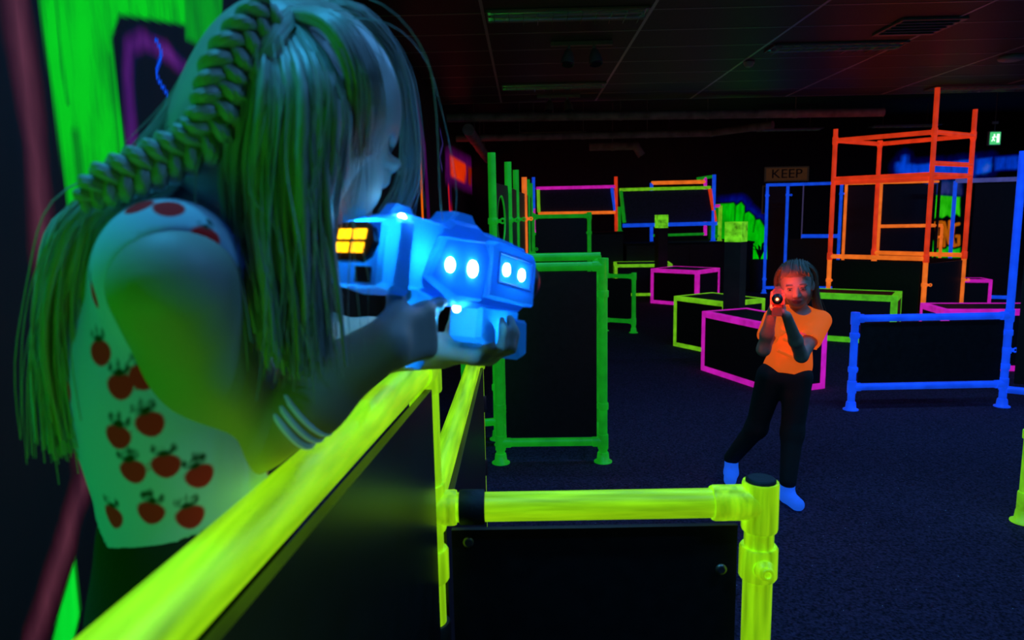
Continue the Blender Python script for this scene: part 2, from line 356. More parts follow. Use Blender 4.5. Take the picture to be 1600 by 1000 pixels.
# ================================================================ CEILING FITTINGS
M_CHR = mat('polished_louvre_metal', (0.85, 0.85, 0.85), 0.26, metal=1.0)
M_HOU = mat('grey_fitting_housing', (0.30, 0.28, 0.28), 0.4, metal=0.5)
ZF = 2.96
def troffer(x, y, label, nb=11, z=ZC, ln=1.2):
    t = empty('louvre_light_fitting', (x, y, z-.045), label, 'ceiling light', 'unlit louvre light fittings on the ceiling')
    h = ln/2
    g = Geo()
    for s in (-1, 1):
        g.box((x, y+s*.145, z-.008), (h, 0, 0), (0, .006, 0), (0, 0, .008)); g.box((x+s*h, y, z-.008), (.006, 0, 0), (0, .151, 0), (0, 0, .008))
    build('frame', g, M_HOU, t)
    build('reflector', Geo().box((x, y, z-.005), (h-.006, 0, 0), (0, .138, 0), (0, 0, .003)), M_CHR, t)
    for s in (-1, 1):
        build('tube', Geo().cyl((x-h+.03, y+s*.07, z-.022), (x+h-.03, y+s*.07, z-.022), .011, n=10), mat('unlit_tube_glass', (.35, .35, .36), .15), t)
    build('long_louvre', Geo().box((x, y, z-.03), (h-.006, 0, 0), (0, .002, 0), (0, 0, .012)), M_CHR, t)
    for k in range(nb):
        xx = x-h+ln*(k+.5)/nb
        build('louvre_blade', Geo().prism([(-.138, -.012), (.138, -.012), (.138, .008), (-.138, .008)], (xx, y, z-.032), (0, 1, 0), (0, 0, 1), .003, (1, 0, 0)), M_CHR, t)
    if z == ZF:
        for s in (-1, 1): build('hanger_rod', Geo().cyl((x+s*.4, y, z), (x+s*.4, y, ZU), .005, n=6), M_HOU, t)
    return t
troffer(0.34, 5.58, 'unlit louvre light fitting glinting green and magenta, above the paired ceiling spotlights')
troffer(0.36, 8.55, 'unlit louvre light fitting catching green light, just before the first ceiling pipe')
troffer(2.90, 6.86, 'unlit louvre light fitting behind the small smoke detector')
troffer(5.75, 9.30, 'unlit louvre light fitting above the red pipe tower, away from the smoke detector')
troffer(2.45, 14.2, 'far louvre light fitting with lime glints above the back stage', 9, ZF)
troffer(0.55, 13.4, 'far dim louvre light fitting above the pink and blue frame', 9, ZF)
troffer(4.95, 13.6, 'far dim louvre light fitting behind the red pipe tower', 9, ZF)
troffer(7.0, 13.4, 'far dim louvre light fitting near the exit sign', 9, ZF)
M_DET = mat('off_white_detector_plastic', (0.45, 0.45, 0.46), 0.4)
t = empty('smoke_detector', (2.30, 7.48, ZC-.05), 'small round smoke detector on the ceiling grid', 'smoke detector')
build('base', Geo().lathe((2.30, 7.48, ZC), (0, 0, -1), [(0, .055), (.015, .055), (.02, .05)]), M_DET, t)
build('sensor_head', Geo().lathe((2.30, 7.48, ZC-.02), (0, 0, -1), [(0, .045), (.02, .04), (.03, .022)]), M_DET, t)
t = empty('wireless_access_point', (4.95, 7.5, ZC-.05), 'pale round disc shaped unit flat on the ceiling', 'access point')
build('housing', Geo().lathe((4.95, 7.5, ZC), (0, 0, -1), [(0, .115), (.02, .125), (.035, .115), (.048, .07)], 28), M_DET, t)
build('mounting_plate', Geo().cyl((4.95, 7.5, ZC), (4.95, 7.5, ZC-.006), .085, n=20), M_HOU, t)
def spots(x, y, label):
    t = empty('ceiling_spotlights', (x, y, ZC-.2), label, 'spotlight', 'unlit paired spotlights under the ceiling')
    build('mounting_bar', Geo().box((x, y, ZC-.018), (.27, 0, 0), (0, .02, 0), (0, 0, .017)), M_HOU, t)
    for s in (-1, 1):
        hx = x+s*.11
        build('bracket', Geo().box((hx, y, ZC-.05), (.012, 0, 0), (0, .012, 0), (0, 0, .025)), M_HOU, t)
        sh = build('lamp_shade', Geo().lathe((hx, y, ZC-.07), (s*.12, -.25, -1), [(0, .025), (.015, .035), (.07, .055), (.13, .062)]), mat('dusty_brown_lamp_shade', (.16, .13, .10), .4), t)
        build('lens', Geo().lathe((hx+s*.0155, y-.0325, ZC-.2), (s*.12, -.25, -1), [(0, .058), (.006, .05)]), mat('dark_lens', (.02, .02, .025), .1), sh)
spots(0.52, 6.45, 'pair of unlit spotlights on a bar between two louvre fittings')
spots(0.45, 9.2, 'pair of unlit spotlights on a bar beside the first ceiling pipe')
t = empty('ceiling_vent', (3.30, 6.2, ZC-.03), 'flat dark square ceiling vent in front of the louvre fitting', 'vent')
build('frame', Geo().box((3.3, 6.2, ZC-.008), (.26, 0, 0), (0, .26, 0), (0, 0, .008)), mat('dark_vent_metal', (.3, .26, .25), .4, metal=.3), t)
for k in range(5): build('vane', Geo().box((3.3, 6.02+k*.09, ZC-.02), (.23, 0, 0), (0, .028, .008), (0, -.001, .0015)), mat('dark_vent_metal'), t)
M_DUC = mat('dusty_grey_pipe_lagging', (0.30, 0.25, 0.24), 0.6, noise=(7, 0.4))
def duct(pts, r, label, flange=1.2):
    t = empty('ceiling_pipe', pts[0], label, 'pipe')
    for a, b in zip(pts[:-1], pts[1:]): build('pipe_run', Geo().cyl(a, b, r, n=20), M_DUC, t)
    for q in pts[1:-1]: build('elbow', Geo().sphere(q, r*1.12), M_DUC, t)
    a, b = np.array(pts[0]), np.array(pts[-1]); d = np.linalg.norm(np.array(pts[1])-a); k = max(1, int(d/flange))
    for i in range(1, k+1):
        q = a+(np.array(pts[1])-a)*(i/(k+1)); u = nrm(np.array(pts[1])-a)
        build('joint_band', Geo().lathe(q-u*.03, u, [(0, r*1.05), (.008, r*1.12), (.052, r*1.12), (.06, r*1.05)], 20), M_DUC, t)
        build('hanger_rod', Geo().cyl(q+V(0, 0, r), (q[0], q[1], ZU), .006, n=6), M_HOU, t)
duct([(-1.05, 9.95, 2.80), (4.9, 9.95, 2.75)], .058, 'long grey lagged pipe running across just beyond the ceiling tiles')
duct([(-1.05, 11.2, 2.66), (2.9, 11.2, 2.66), (3.6, 10.5, 2.68)], .055, 'second grey lagged pipe with a bent end, behind the first')
duct([(-0.75, 9.8, 2.62), (-0.75, 14.9, 2.62)], .08, 'grey pipe running along the top of the mural wall', 1.4)
duct([(1.15, 12.6, 2.62), (1.95, 12.6, 2.62), (2.06, 12.6, 2.45)], .07, 'short pipe with a down-turned elbow lit green above the stage', .5)
t = empty('exit_sign', at(1555, 224, 12.3), 'small lit green exit sign hanging near the right wall', 'exit sign')
c = at(1555, 216, 12.3)
build('housing', Geo().box(c+V(0, .03, 0), (.10, 0, 0), (0, .025, 0), (0, 0, .115)), mat('white_sign_housing', (.5, .5, .5), .5), t)
build('lit_face', Geo().box(c, (.085, 0, 0), (0, .004, 0), (0, 0, .10)), mat('lit_green_sign_face', (.05, .5, .15), .4, (.08, .75, .22), 0.8), t)
M_SGW = mat('lit_white_pictogram', (.8, .8, .8), .4, (.8, 1, .85), 1.3)
pc = c-V(0, .006, 0); g = Geo()
g.sphere(pc+V(-.02, 0, .055), .014, mtx=np.diag([1, .2, 1])); 
for (x1, z1, x2, z2) in ((-.02, .04, -.035, -.01), (-.035, -.01, -.01, -.045), (-.035, -.01, -.06, -.05), (-.02, .03, .015, .015), (-.025, .03, -.055, .01)):
    a, b = V(x1, 0, z1), V(x2, 0, z2); g.cyl(pc+a, pc+b, .008, n=6)
build('running_figure', g, M_SGW, t)
build('door_symbol', Geo().box(pc+V(.045, 0, 0), (.022, 0, 0), (0, .002, 0), (0, 0, .07)), M_SGW, t)
build('hanger', Geo().cyl(c+V(0, .03, .115), (c[0], c[1]+.03, ZU), .008, n=8), M_HOU, t)
build('hanger_plate', Geo().box((c[0], c[1]+.03, 2.85), (.05, 0, 0), (0, .01, 0), (0, 0, .02)), mat('white_sign_housing'), t)

# ================================================================ PIPE BARRIERS
PR = 0.0255
def pipe(name, a, b, m, t, r=PR, n=18): return build(name, Geo().cyl(a, b, r, n=n), m, t)
def sleeve(g, p, d, ln, r=PR, n=18):
    k = r*1.22
    g.lathe(p, d, [(0, k), (ln-.004, k), (ln, k*.95)], n)
def fitting(p, dirs, m, t, r=PR, ln=.062, up=.045, down=.045, vert=True, n=18):
    g = Geo(); p = np.array(p, float)
    if vert: g.lathe(p-V(0, 0, down), (0, 0, 1), [(0, r*1.18), (.004, r*1.23), (down+up-.004, r*1.23), (down+up, r*1.18)], n)
    for d in dirs: sleeve(g, p, nrm(d), ln, r, n)
    o = build('fitting', g, m, t)
    return o
def flange(p, m, t, r=PR):
    build('base_flange', Geo().lathe(p, (0, 0, 1), [(0, r*2.1), (.006, r*2.1), (.009, r*1.5), (.055, r*1.3), (.06, r*1.2)], 20), m, t)
def clip(p, d, m, t, r=PR):
    """collar on a pipe with a ringed lug pointing along d"""
    g = Geo(); p = np.array(p, float); d = nrm(d)
    g.lathe(p-V(0, 0, .02), (0, 0, 1), [(0, r*1.2), (.003, r*1.26), (.037, r*1.26), (.04, r*1.2)], 16)
    side = np.cross(d, V(0, 0, 1))
    g.box(p+d*r*1.5, d*r*.5, side*.005, V(0, 0, .012)); g.torus(p+d*(r*2.0+.012), side, .014, .006, 16, 6)
    return build('panel_clip', g, m, t)
def board(a, b, z0, z1, m, t, th=.006, name='panel'):
    a, b = np.array(a, float), np.array(b, float); a = V(a[0], a[1], 0); b = V(b[0], b[1], 0); u = b-a; nn = nrm(np.cross(u, V(0, 0, 1)))
    return build(name, Geo().box((a+b)/2+V(0, 0, (z0+z1)/2), u/2, nn*th, V(0, 0, (z1-z0)/2)), m, t)
def barrier(name, label, m, p0, p1, h, low=.11, h0=None, h1=None, group=None, clips=True, panel=M_BRD, feet=True, r=PR, cat='barrier', extra=None, cz=None):
    p0 = V(p0[0], p0[1], 0); p1 = V(p1[0], p1[1], 0); t = empty(name, (p0+p1)/2, label, cat, group)
    d = nrm(p1-p0); h0 = h0 or h+.02; h1 = h1 or h+.02; zt = h-r
    for q, hh, s in ((p0, h0, 1), (p1, h1, -1)):
        pipe('post', q, q+V(0, 0, hh), m, t, r)
        fitting(q+V(0, 0, zt), [d*s], m, t, r); fitting(q+V(0, 0, low), [d*s], m, t, r)
        if feet: flange(q, m, t, r)
        if clips:
            for z in (cz or (low+.16, zt-.16)): clip(q+V(0, 0, z), d*s, m, t, r)
    pipe('rail', p0+V(0, 0, zt)+d*r, p1+V(0, 0, zt)-d*r, m, t, r); pipe('rail', p0+V(0, 0, low)+d*r, p1+V(0, 0, low)-d*r, m, t, r)
    if panel is not None: board(p0+d*(r+.012), p1-d*(r+.012), low+r+.006, zt-r-.006, panel, t)
    return t

# ---- near yellow barrier
NB = V(-.178, 1.17, 0)
t = empty('pipe_barrier', NB, 'bright yellow pipe barrier with black panels that the girl leans over', 'barrier')
rd = nrm(V(.0766, 1, 0)); R0 = NB-rd*1.95
pipe('handrail', R0+V(0, 0, 1.2), NB+V(0, 0, 1.2)-rd*.03, M_YELY, t, n=40)
pipe('post', NB, NB+V(0, 0, 1.2), M_YEL, t, n=28)
pipe('post', R0, R0+V(0, 0, 1.2), M_YEL, t)
fitting(NB+V(0, 0, 1.2), [-rd], M_YEL, t, up=.035, n=28); fitting(R0+V(0, 0, 1.2), [rd], M_YEL, t)
flange(NB, M_YEL, t); flange(R0, M_YEL, t)
sd = np.cross(rd, V(0, 0, 1))      # towards the photographer's side
pl = board(R0+rd*.05+sd*.018, NB-rd*.045+sd*.018, .08, 1.170, mat('glossy_black_side_panel', (.010, .010, .010), .34, spec=.6, noise=(25, .3)), t)
ND = NB+V(0, 0, .945); NE = V(.405, 1.18, .945); NR = V(-.19, 2.58, .93)
dE = nrm(NE-ND); dR = nrm(NR-ND)
fitting(ND, [dE, dR], M_YEL, t, ln=.05, up=.045, down=.04, n=28)
pipe('rail', ND+dE*.03, NE-dE*.03, M_YELX, t, n=36); pipe('rail', ND+dR*.03, NR-dR*.03, M_YELY, t, n=32)
build('tape_band', Geo().lathe(ND+dE*.055, dE, [(0, PR*1.1), (.002, PR*1.2), (.043, PR*1.2), (.045, PR*1.1)], 32), M_RUB, t)
build('set_screw', Geo().torus(ND+V(.008, -.004, .047), (0, 0, 1), .011, .004, 18, 8).cyl(ND+V(.008, -.004, .04), ND+V(.008, -.004, .048), .008, n=6), M_YEL, t)
pE = V(NE[0], NE[1], 0); pR = V(NR[0], NR[1], 0)
pipe('post', pE, NE+V(0, 0, .035), M_YEL, t, n=32); flange(pE, M_YEL, t)
pipe('post', pR, NR+V(0, 0, .05), M_YEL, t, n=24); flange(pR, M_YEL, t)
fitting(NE, [-dE], M_YEL, t, ln=.085, up=.038, down=.05, n=36); fitting(NR, [-dR], M_YEL, t, up=.04, n=28)
build('end_cap', Geo().lathe(NE+V(0, 0, .03), (0, 0, 1), [(0, PR*1.02), (.012, PR*1.02), (.015, PR*.85)], 28), M_RUB, t)
build('end_cap', Geo().lathe(NR+V(0, 0, .045), (0, 0, 1), [(0, PR*.98), (.02, PR*.98), (.022, PR*.85)], 24), M_RUB, t)
q = pE+V(0, 0, .835); cl = build('clamp_collar', Geo().lathe(q-V(0, 0, .03), (0, 0, 1), [(0, PR*1.2), (.004, PR*1.3), (.056, PR*1.3), (.06, PR*1.2)], 32), M_YEL, t)
bd = nrm(V(.0, -1, 0)); bc = q+bd*PR*1.25
build('clamp_bolt', Geo().lathe(bc, bd, [(0, .018), (.008, .017), (.012, .013), (.018, .012)], 20).torus(bc+bd*.018, bd, .0085, .0035, 16, 6), M_YEL, cl)
for z in (.72, .86):
    q = NB+V(0, 0, z-.02); cl = build('clamp_collar', Geo().lathe(q-V(0, 0, .03), (0, 0, 1), [(0, PR*1.2), (.004, PR*1.3), (.056, PR*1.3), (.06, PR*1.2)], 24), M_RUB if z < .8 else M_YEL, t)
q = pR+V(0, 0, .72); build('clamp_collar', Geo().lathe(q, (0, 0, 1), [(0, PR*1.2), (.004, PR*1.3), (.056, PR*1.3), (.06, PR*1.2)], 24), M_RUB, t)
q = pR+V(0, 0, .47); build('clamp_collar', Geo().lathe(q, (0, 0, 1), [(0, PR*1.2), (.004, PR*1.3), (.056, PR*1.3), (.06, PR*1.2)], 24), M_RUB, t)
board(ND+dE*.04, NE-dE*.04, .08, .905, M_BRD, t)
board(ND+dR*.04+V(.02, 0, 0), NR-dR*.03+V(.02, 0, 0), .08, .895, M_BRD, t)
for px, py in ((732, 846), (1126, 888)):
    b = at(px, py, 1.168); build('panel_bolt', Geo().lathe(V(b[0], 1.166, b[2]), (0, -1, 0), [(0, .010), (.003, .010), (.005, .006)], 14), M_BLT, t)

# ---- right edge yellow frame
t = barrier('pipe_barrier', 'tall lime yellow pipe frame beside the low blue barrier', M_LIM, (2.29, 3.13), (3.15, 2.95), 1.83, low=.10, cz=(.42, 1.2))
# ---- green front panel, two rails deep
GA, GB = V(-.165, 4.0, 0), V(.44, 4.0, 0)
t = barrier('pipe_barrier', 'waist high green pipe barrier with black panel before the row of tall posts', M_GRN, GA, GB, 1.185, low=.125, cz=(.34, 1.0))
pipe('rail', GA+V(.0, .33, 1.195), GB+V(.02, .33, 1.195), M_GRN, t); 
for q in (GA, GB):
    pipe('post', q+V(0, .33, 0), q+V(0, .33, 1.2), M_GRN, t); flange(q+V(0, .33, 0), M_GRN, t)
    pipe('rail', q+V(0, .02, .125), q+V(0, .31, .125), M_GRN, t)
    pipe('rail', q+V(0, .02, 1.16), q+V(0, .31, 1.16), M_GRN, t)
# ---- row of tall green posts with panels
RW = [(-.20, 4.45, 1.83, M_GRN), (-.115, 5.1, 1.83, M_GRN), (-.07, 6.0, 1.83, M_GRN), (.0, 6.95, 1.82, M_ORG), (.035, 7.6, 1.83, M_GRN), (.075, 8.5, 1.83, M_GRN)]
t = empty('tall_panel_row', (-.06, 6.4, 0), 'receding row of tall green posts and black panels, one with a round hole', 'barrier')
for (x, y, h, m) in RW:
    q = V(x, y, 0); pipe('post', q, q+V(0, 0, h), m, t); flange(q, m, t)
    for z in (1.05, 1.42, .35): clip(q+V(0, 0, z), V(1, -.3, 0), m, t)
build('cap', Geo().cyl((-.20, 4.45, 1.83), (-.20, 4.45, 1.84), PR*.98), M_GRN, t)
def holed_board(a, b, z0, z1, hc, hr, t):
    a, b = V(a[0], a[1], 0), V(b[0], b[1], 0); u = nrm(b-a); nn = np.cross(u, V(0, 0, 1)); ln = np.linalg.norm(b-a); n = 40
    g = Geo(); vs = []
    for sgn in (-.006, .006):
        for i in range(n):
            an = 2*math.pi*(i+.5)/n; cx, cz_ = math.cos(an), math.sin(an)
            k = min((ln-hc if cx > 0 else hc)/max(abs(cx), 1e-6), ((z1-hz) if cz_ > 0 else (hz-z0))/max(abs(cz_), 1e-6))
            vs.append(a+u*(hc+hr*cx)+V(0, 0, hz+hr*cz_)+nn*sgn); vs.append(a+u*(hc+k*cx)+V(0, 0, hz+k*cz_)+nn*sgn)
    fs = []
    for i in range(n):
        j = (i+1) % n; o = 2*n
        fs += [(2*i, 2*j, 2*j+1, 2*i+1), (o+2*i, o+2*i+1, o+2*j+1, o+2*j), (2*i, o+2*i, o+2*j, 2*j), (2*i+1, 2*j+1, o+2*j+1, o+2*i+1)]
    g.add(vs, fs, False); o = build('panel', g, M_BRD, t)
    build('hole_ring', Geo().torus(a+u*hc+V(0, 0, hz), nn, hr, .007, 40, 6), M_GRN, o)
hz = 1.42
for i, ((xa, ya, ha, _), (xb, yb, hb, _)) in enumerate(zip(RW[:-1], RW[1:])):
    a, b = V(xa, ya, 0), V(xb, yb, 0); u = nrm(b-a)
    if i == 0: holed_board(a+u*.04, b-u*.04, .2, 1.66, .27, .165, t)
    else: board(a+u*.04, b-u*.04, .2, 1.66, M_BRD, t)
    if i == 1: pipe('brace', a+u*.05+V(.04, 0, .95), a+u*.5+V(.06, 0, 1.18), M_GRN, t, .015)
a = V(-.2, 4.45, 0); b = V(-.40, 4.40, 0); pipe('post', b, b+V(0, 0, 1.2), M_GRN, t); flange(b, M_GRN, t); pipe('rail', a+V(0, 0, 1.1), b+V(0, 0, 1.1), M_GRN, t); pipe('rail', a+V(0, 0, .12), b+V(0, 0, .12), M_GRN, t)
# ---- small and far green frames
barrier('pipe_barrier', 'small low green pipe barrier standing alone before the lime and pink boxes', M_GRN, (.98, 8.73), (1.315, 8.55), .72, low=.14, cz=(.2, .6), clips=False)
t = barrier('pipe_barrier', 'chest high green pipe barrier at the end of the tall post row', M_GRN, (.10, 9.0), (.815, 9.0), 1.46, low=.12, cz=(.5, 1.22))
# ---- low blue barrier with a tall end post
BA, BB = V(2.363, 5.035, 0), V(3.475, 5.065, 0)
t = barrier('pipe_barrier', 'low blue pipe barrier with black panel and one tall end post', M_BLU, BA, BB, .70, low=.17, h1=1.83, cz=(.30, .55))
clip(BB+V(0, 0, .42), V(1, 0, 0), M_BLU, t)
pipe('rail', BB+V(.02, -.01, .13), V(4.05, 4.7, .13), M_BLU, t); pipe('post', V(4.05, 4.7, 0), V(4.05, 4.7, 1.83), M_BLU, t); flange(V(4.05, 4.7, 0), M_BLU, t)
pipe('rail', BB+V(.02, -.01, 1.8), V(4.05, 4.7, 1.8), M_BLU, t); board(BB+V(.05, -.03, 0), V(4.01, 4.72, 0), .18, 1.76, M_BRD, t)
# ---- tall blue door-like frames
def rail(a, b, m, t, r=PR): return pipe('rail', a, b, m, t, r)
BD = [V(4.245, 12.55, 0), V(4.60, 12.55, 0), V(5.42, 12.3, 0)]
t = empty('pipe_rack', BD[1], 'tall blue doorway-like pipe frame below the sign on the far wall', 'frame')
for q in BD: pipe('post', q, q+V(0, 0, 1.92), M_BLU, t); flange(q, M_BLU, t); clip(q+V(0, 0, 1.72), V(1, 0, 0), M_BLU, t); clip(q+V(0, 0, .25), V(1, 0, 0), M_BLU, t)
rail(BD[0]+V(0, 0, 1.9), BD[1]+V(0, 0, 1.9), M_BLU, t); rail(BD[1]+V(0, 0, 1.9), BD[2]+V(0, 0, 1.9), M_BLU, t)
rail(BD[0]+V(0, 0, .10), BD[1]+V(0, 0, .10), M_BLU, t); rail(BD[1]+V(0, 0, .10), BD[2]+V(0, 0, .10), M_BLU, t)
q = V(4.89, 12.6, 0); pipe('cable', q+V(0, 0, .1), q+V(0, 0, 1.9), M_GRY, t, .010); rail(q+V(0, 0, 1.0), BD[2]+V(0, 0, 1.0), M_BLU, t, .032)
board(BD[0]+V(.04, 0, 0), BD[1]-V(.04, 0, 0), .14, 1.86, M_BRD, t); board(BD[1]+V(.05, -.01, 0), BD[2]-V(.04, 0, 0), .14, .96, M_BRD, t)
# ---- tall blue frame at right, behind the tower
a, b = at(1493, 285, 10.5), at(1596, 285, 10.2); a[2] = b[2] = 0
t = empty('pipe_rack', a, 'tall faded blue pipe frame with black panel behind the red tower', 'frame')
pipe('post', a, a+V(0, 0, 1.83), M_BLU, t); pipe('post', b, b+V(0, 0, 1.83), M_LIL, t); flange(a, M_BLU, t); flange(b, M_BLU, t)
rail(a+V(0, 0, 1.83), b+V(0, 0, 1.83), M_LIL, t, .032); rail(a+V(0, 0, .15), b+V(0, 0, .15), M_BLU, t)
board(a+nrm(b-a)*.25, b-nrm(b-a)*.04, .19, 1.78, M_BRD, t)
# ---- red tower
S = 1.1
def tw(px, py, Y):
    q = at(px, py, Y*S); q[2] = 0; return q
TA, TB, TC, TD = tw(1300, 330, 8.3), tw(1452, 330, 7.6), tw(1512, 330, 8.07), tw(1369, 330, 8.85)
TR = .027
t = empty('pipe_tower', (TA+TB+TC+TD)/4, 'tall red orange open pipe tower reaching almost to the ceiling', 'frame')
ZL, ZM, ZH = .86, 1.83, 2.31
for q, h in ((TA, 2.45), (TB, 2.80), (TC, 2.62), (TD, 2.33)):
    pipe('post', q+V(0, 0, ZL), q+V(0, 0, h), M_RED, t, TR); pipe('lower_post', q, q+V(0, 0, ZL), M_ORG, t, TR); flange(q, M_ORG, t, TR)  # tower shading put into the colour: darker red above, orange below
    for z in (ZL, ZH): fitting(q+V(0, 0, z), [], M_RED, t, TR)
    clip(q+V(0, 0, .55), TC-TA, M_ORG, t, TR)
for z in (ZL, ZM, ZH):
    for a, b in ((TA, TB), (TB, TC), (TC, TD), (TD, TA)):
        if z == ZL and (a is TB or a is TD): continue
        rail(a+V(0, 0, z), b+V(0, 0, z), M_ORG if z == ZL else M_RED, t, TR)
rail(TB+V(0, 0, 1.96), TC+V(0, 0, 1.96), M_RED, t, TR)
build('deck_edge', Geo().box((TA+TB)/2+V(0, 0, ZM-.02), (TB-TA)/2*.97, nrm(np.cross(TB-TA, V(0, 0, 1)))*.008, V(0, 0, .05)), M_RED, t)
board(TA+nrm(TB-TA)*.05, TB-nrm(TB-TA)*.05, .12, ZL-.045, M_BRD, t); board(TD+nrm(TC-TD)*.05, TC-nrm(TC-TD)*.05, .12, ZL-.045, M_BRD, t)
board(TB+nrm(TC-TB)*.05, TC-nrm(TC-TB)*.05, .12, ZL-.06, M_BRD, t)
# orange frame behind the tower
OA, OB = at(1318, 380, 11.3), at(1470, 380, 11.1); OA[2] = OB[2] = 0
t = empty('pipe_rack', (OA+OB)/2, 'thin orange pipe frame with black panels standing behind the red tower', 'frame')
for q, h in ((OA, 1.87), (OB, 1.17)): pipe('post', q, q+V(0, 0, h), M_ORG, t, .022); flange(q, M_ORG, t, .022)
OM = at(1372, 380, 11.2); OM[2] = 0; OE = at(1462, 380, 11.1); OE[2] = 0
pipe('post', OM, OM+V(0, 0, 1.87), M_ORG, t, .022); flange(OM, M_ORG, t, .022); pipe('post', OE, OE+V(0, 0, 1.87), M_RUB, t, .022); flange(OE, M_RUB, t, .022)
rail(OA+V(0, 0, 1.85), OE+V(0, 0, 1.85), M_ORG, t, .018); rail(OM+V(0, 0, 1.18), OB+V(0, 0, 1.18), M_ORG, t, .026); clip(OB+V(0, 0, 1.0), V(-1, 0, 0), M_ORG, t, .022)
rail(OM+V(0, 0, .6), OB+V(0, 0, .6), M_ORG, t, .022)
board(OA+V(.03, .03, 0), OM+V(-.03, .03, 0), .1, 1.81, M_BRD, t); board(OM+V(.03, .03, 0), OE+V(-.03, .03, 0), .1, 1.81, M_BRD, t)
# ================================================================ STAGE AND ITS FRAMES
YS = 13.45
def block(name, label, x0, x1, y0, y1, h):
    t = empty(name, ((x0+x1)/2, (y0+y1)/2, 0), label, 'platform')
    build('body', Geo().box(((x0+x1)/2, (y0+y1)/2, h/2-.02), ((x1-x0)/2, 0, 0), (0, (y1-y0)/2, 0), (0, 0, h/2-.02)), M_BRD, t)
    build('deck', Geo().box(((x0+x1)/2, (y0+y1)/2, h-.02), ((x1-x0)/2+.02, 0, 0), (0, (y1-y0)/2+.01, 0), (0, 0, .02)), M_PLT, t)
    n = max(2, int((x1-x0)/1.2))
    for i in range(n):
        xa = x0+(x1-x0)*i/n; xb = x0+(x1-x0)*(i+1)/n
        build('front_board', Geo().box(((xa+xb)/2, y0-.006, h/2-.025), ((xb-xa)/2-.006, 0, 0), (0, .006, 0), (0, 0, h/2-.03)), M_BRD, t)
ZA = at(968, 362, YS+.15)[2]; ZB = at(1090, 378, YS+.15)[2]
block('stage_platform', 'high black stage platform under the pink and blue pipe frame', X0+.05, 1.86, YS, 14.95, ZA)
block('stage_platform', 'lower black stage platform carrying the lime and blue tilted frame', 1.92, 4.32, YS, 14.95, ZB)
def fr(Y):
    return lambda a, b, m, t, r=.030, nm='rail': pipe(nm, at(*a, Y), at(*b, Y), m, t, r)
YF = YS+.3
t = empty('pipe_rack', (at(900, 362, YF)[0], YF, ZA), 'multicoloured pipe frame with pink top rail on the high stage', 'frame'); k = fr(YF)
def zb(px, z, Y=None):
    q = at(px, 360, Y or YF); q[2] = z; c_ = RC.T@(q-CAMP); return 500-FPX*c_[1]/c_[2]
k((833.5, 277), (834, 330), M_BLU, t, nm='post'); k((834, 326), (834.5, zb(834, ZA+.006)), M_MAG, t, nm='post')
k((841, 296), (842, 332), M_LIM, t, .03, 'post'); k((838, 294.3), (963, 291.5), M_MAG, t); k((841, 333.6), (963, 331.8), M_ORG, t)
k((956, 293), (961, 329), M_BLU, t, nm='brace'); k((962.3, 276), (963, zb(963, ZA+.006)), M_RED, t, .032, 'post')
k((967, 323), (968, zb(968, ZA+.006)), M_GRN, t, .034, 'post'); flange(at(968, zb(968, ZA+.006), YF), M_GRN, t, .03); flange(at(834.5, zb(834, ZA+.006), YF), M_MAG, t, .03)
build('panel', Geo().add([at(845, 297, YF+.01), at(955, 294.5, YF+.01), at(959, 329, YF+.01), at(845, 331, YF+.01)], [(0, 3, 2, 1)], False).add([at(845, 297, YF+.025), at(955, 294.5, YF+.025), at(959, 329, YF+.025), at(845, 331, YF+.025)], [(0, 1, 2, 3)], False), M_BRDN, t)
t = empty('pipe_rack', (at(1040, 378, YF)[0], YF, ZB), 'multicoloured tilted pipe frame with lime top and blue bottom rail', 'frame')
k((968, 296.5), (1110, 293), M_LIM, t); k((970, 298), (975.5, 348), M_GRN, t, .034, 'brace'); k((1109, 295), (1118, 346), M_RED, t, .034, 'brace')
k((973, 352.5), (1120, 349), M_BLU, t, .036); k((1116, 273), (1114, zb(1114, ZB+.006)), M_BLU, t, .034, 'post'); flange(at(1114, zb(1114, ZB+.006), YF), M_BLU, t, .03)
k2 = fr(YF+.35)
k2((1018, 286), (1018, zb(1018, ZB+.006, YF+.35)), M_BLU, t, .034, 'post'); k2((1018, 286), (1102, 284), M_ORG, t, .036); k2((1102, 277), (1102, 368), M_MAG, t, .034, 'post')
k2((1020, 368), (1101, 365.5), M_GRN, t, .026); k2((1089, 279.5), (1115, 275.5), M_GRN, t, .03)
k((1116, 322), (1125, 321.5), M_MAG, t, .03); k((1126, 321), (1124, zb(1124, ZB+.006)), M_LIM, t, .034, 'post'); flange(at(1124, zb(1124, ZB+.006), YF), M_LIM, t, .028); k((1115, 350), (1125, 349.5), M_LIM, t, .026); k((1114, 369), (1124, 368.5), M_GRN, t, .026)
q = [(974, 299), (1107, 296), (1116, 346), (978, 349.5)]
build('panel', Geo().add([at(*p_, YF+.01) for p_ in q], [(0, 3, 2, 1)], False).add([at(*p_, YF+.025) for p_ in q], [(0, 1, 2, 3)], False), M_BRDN, t)
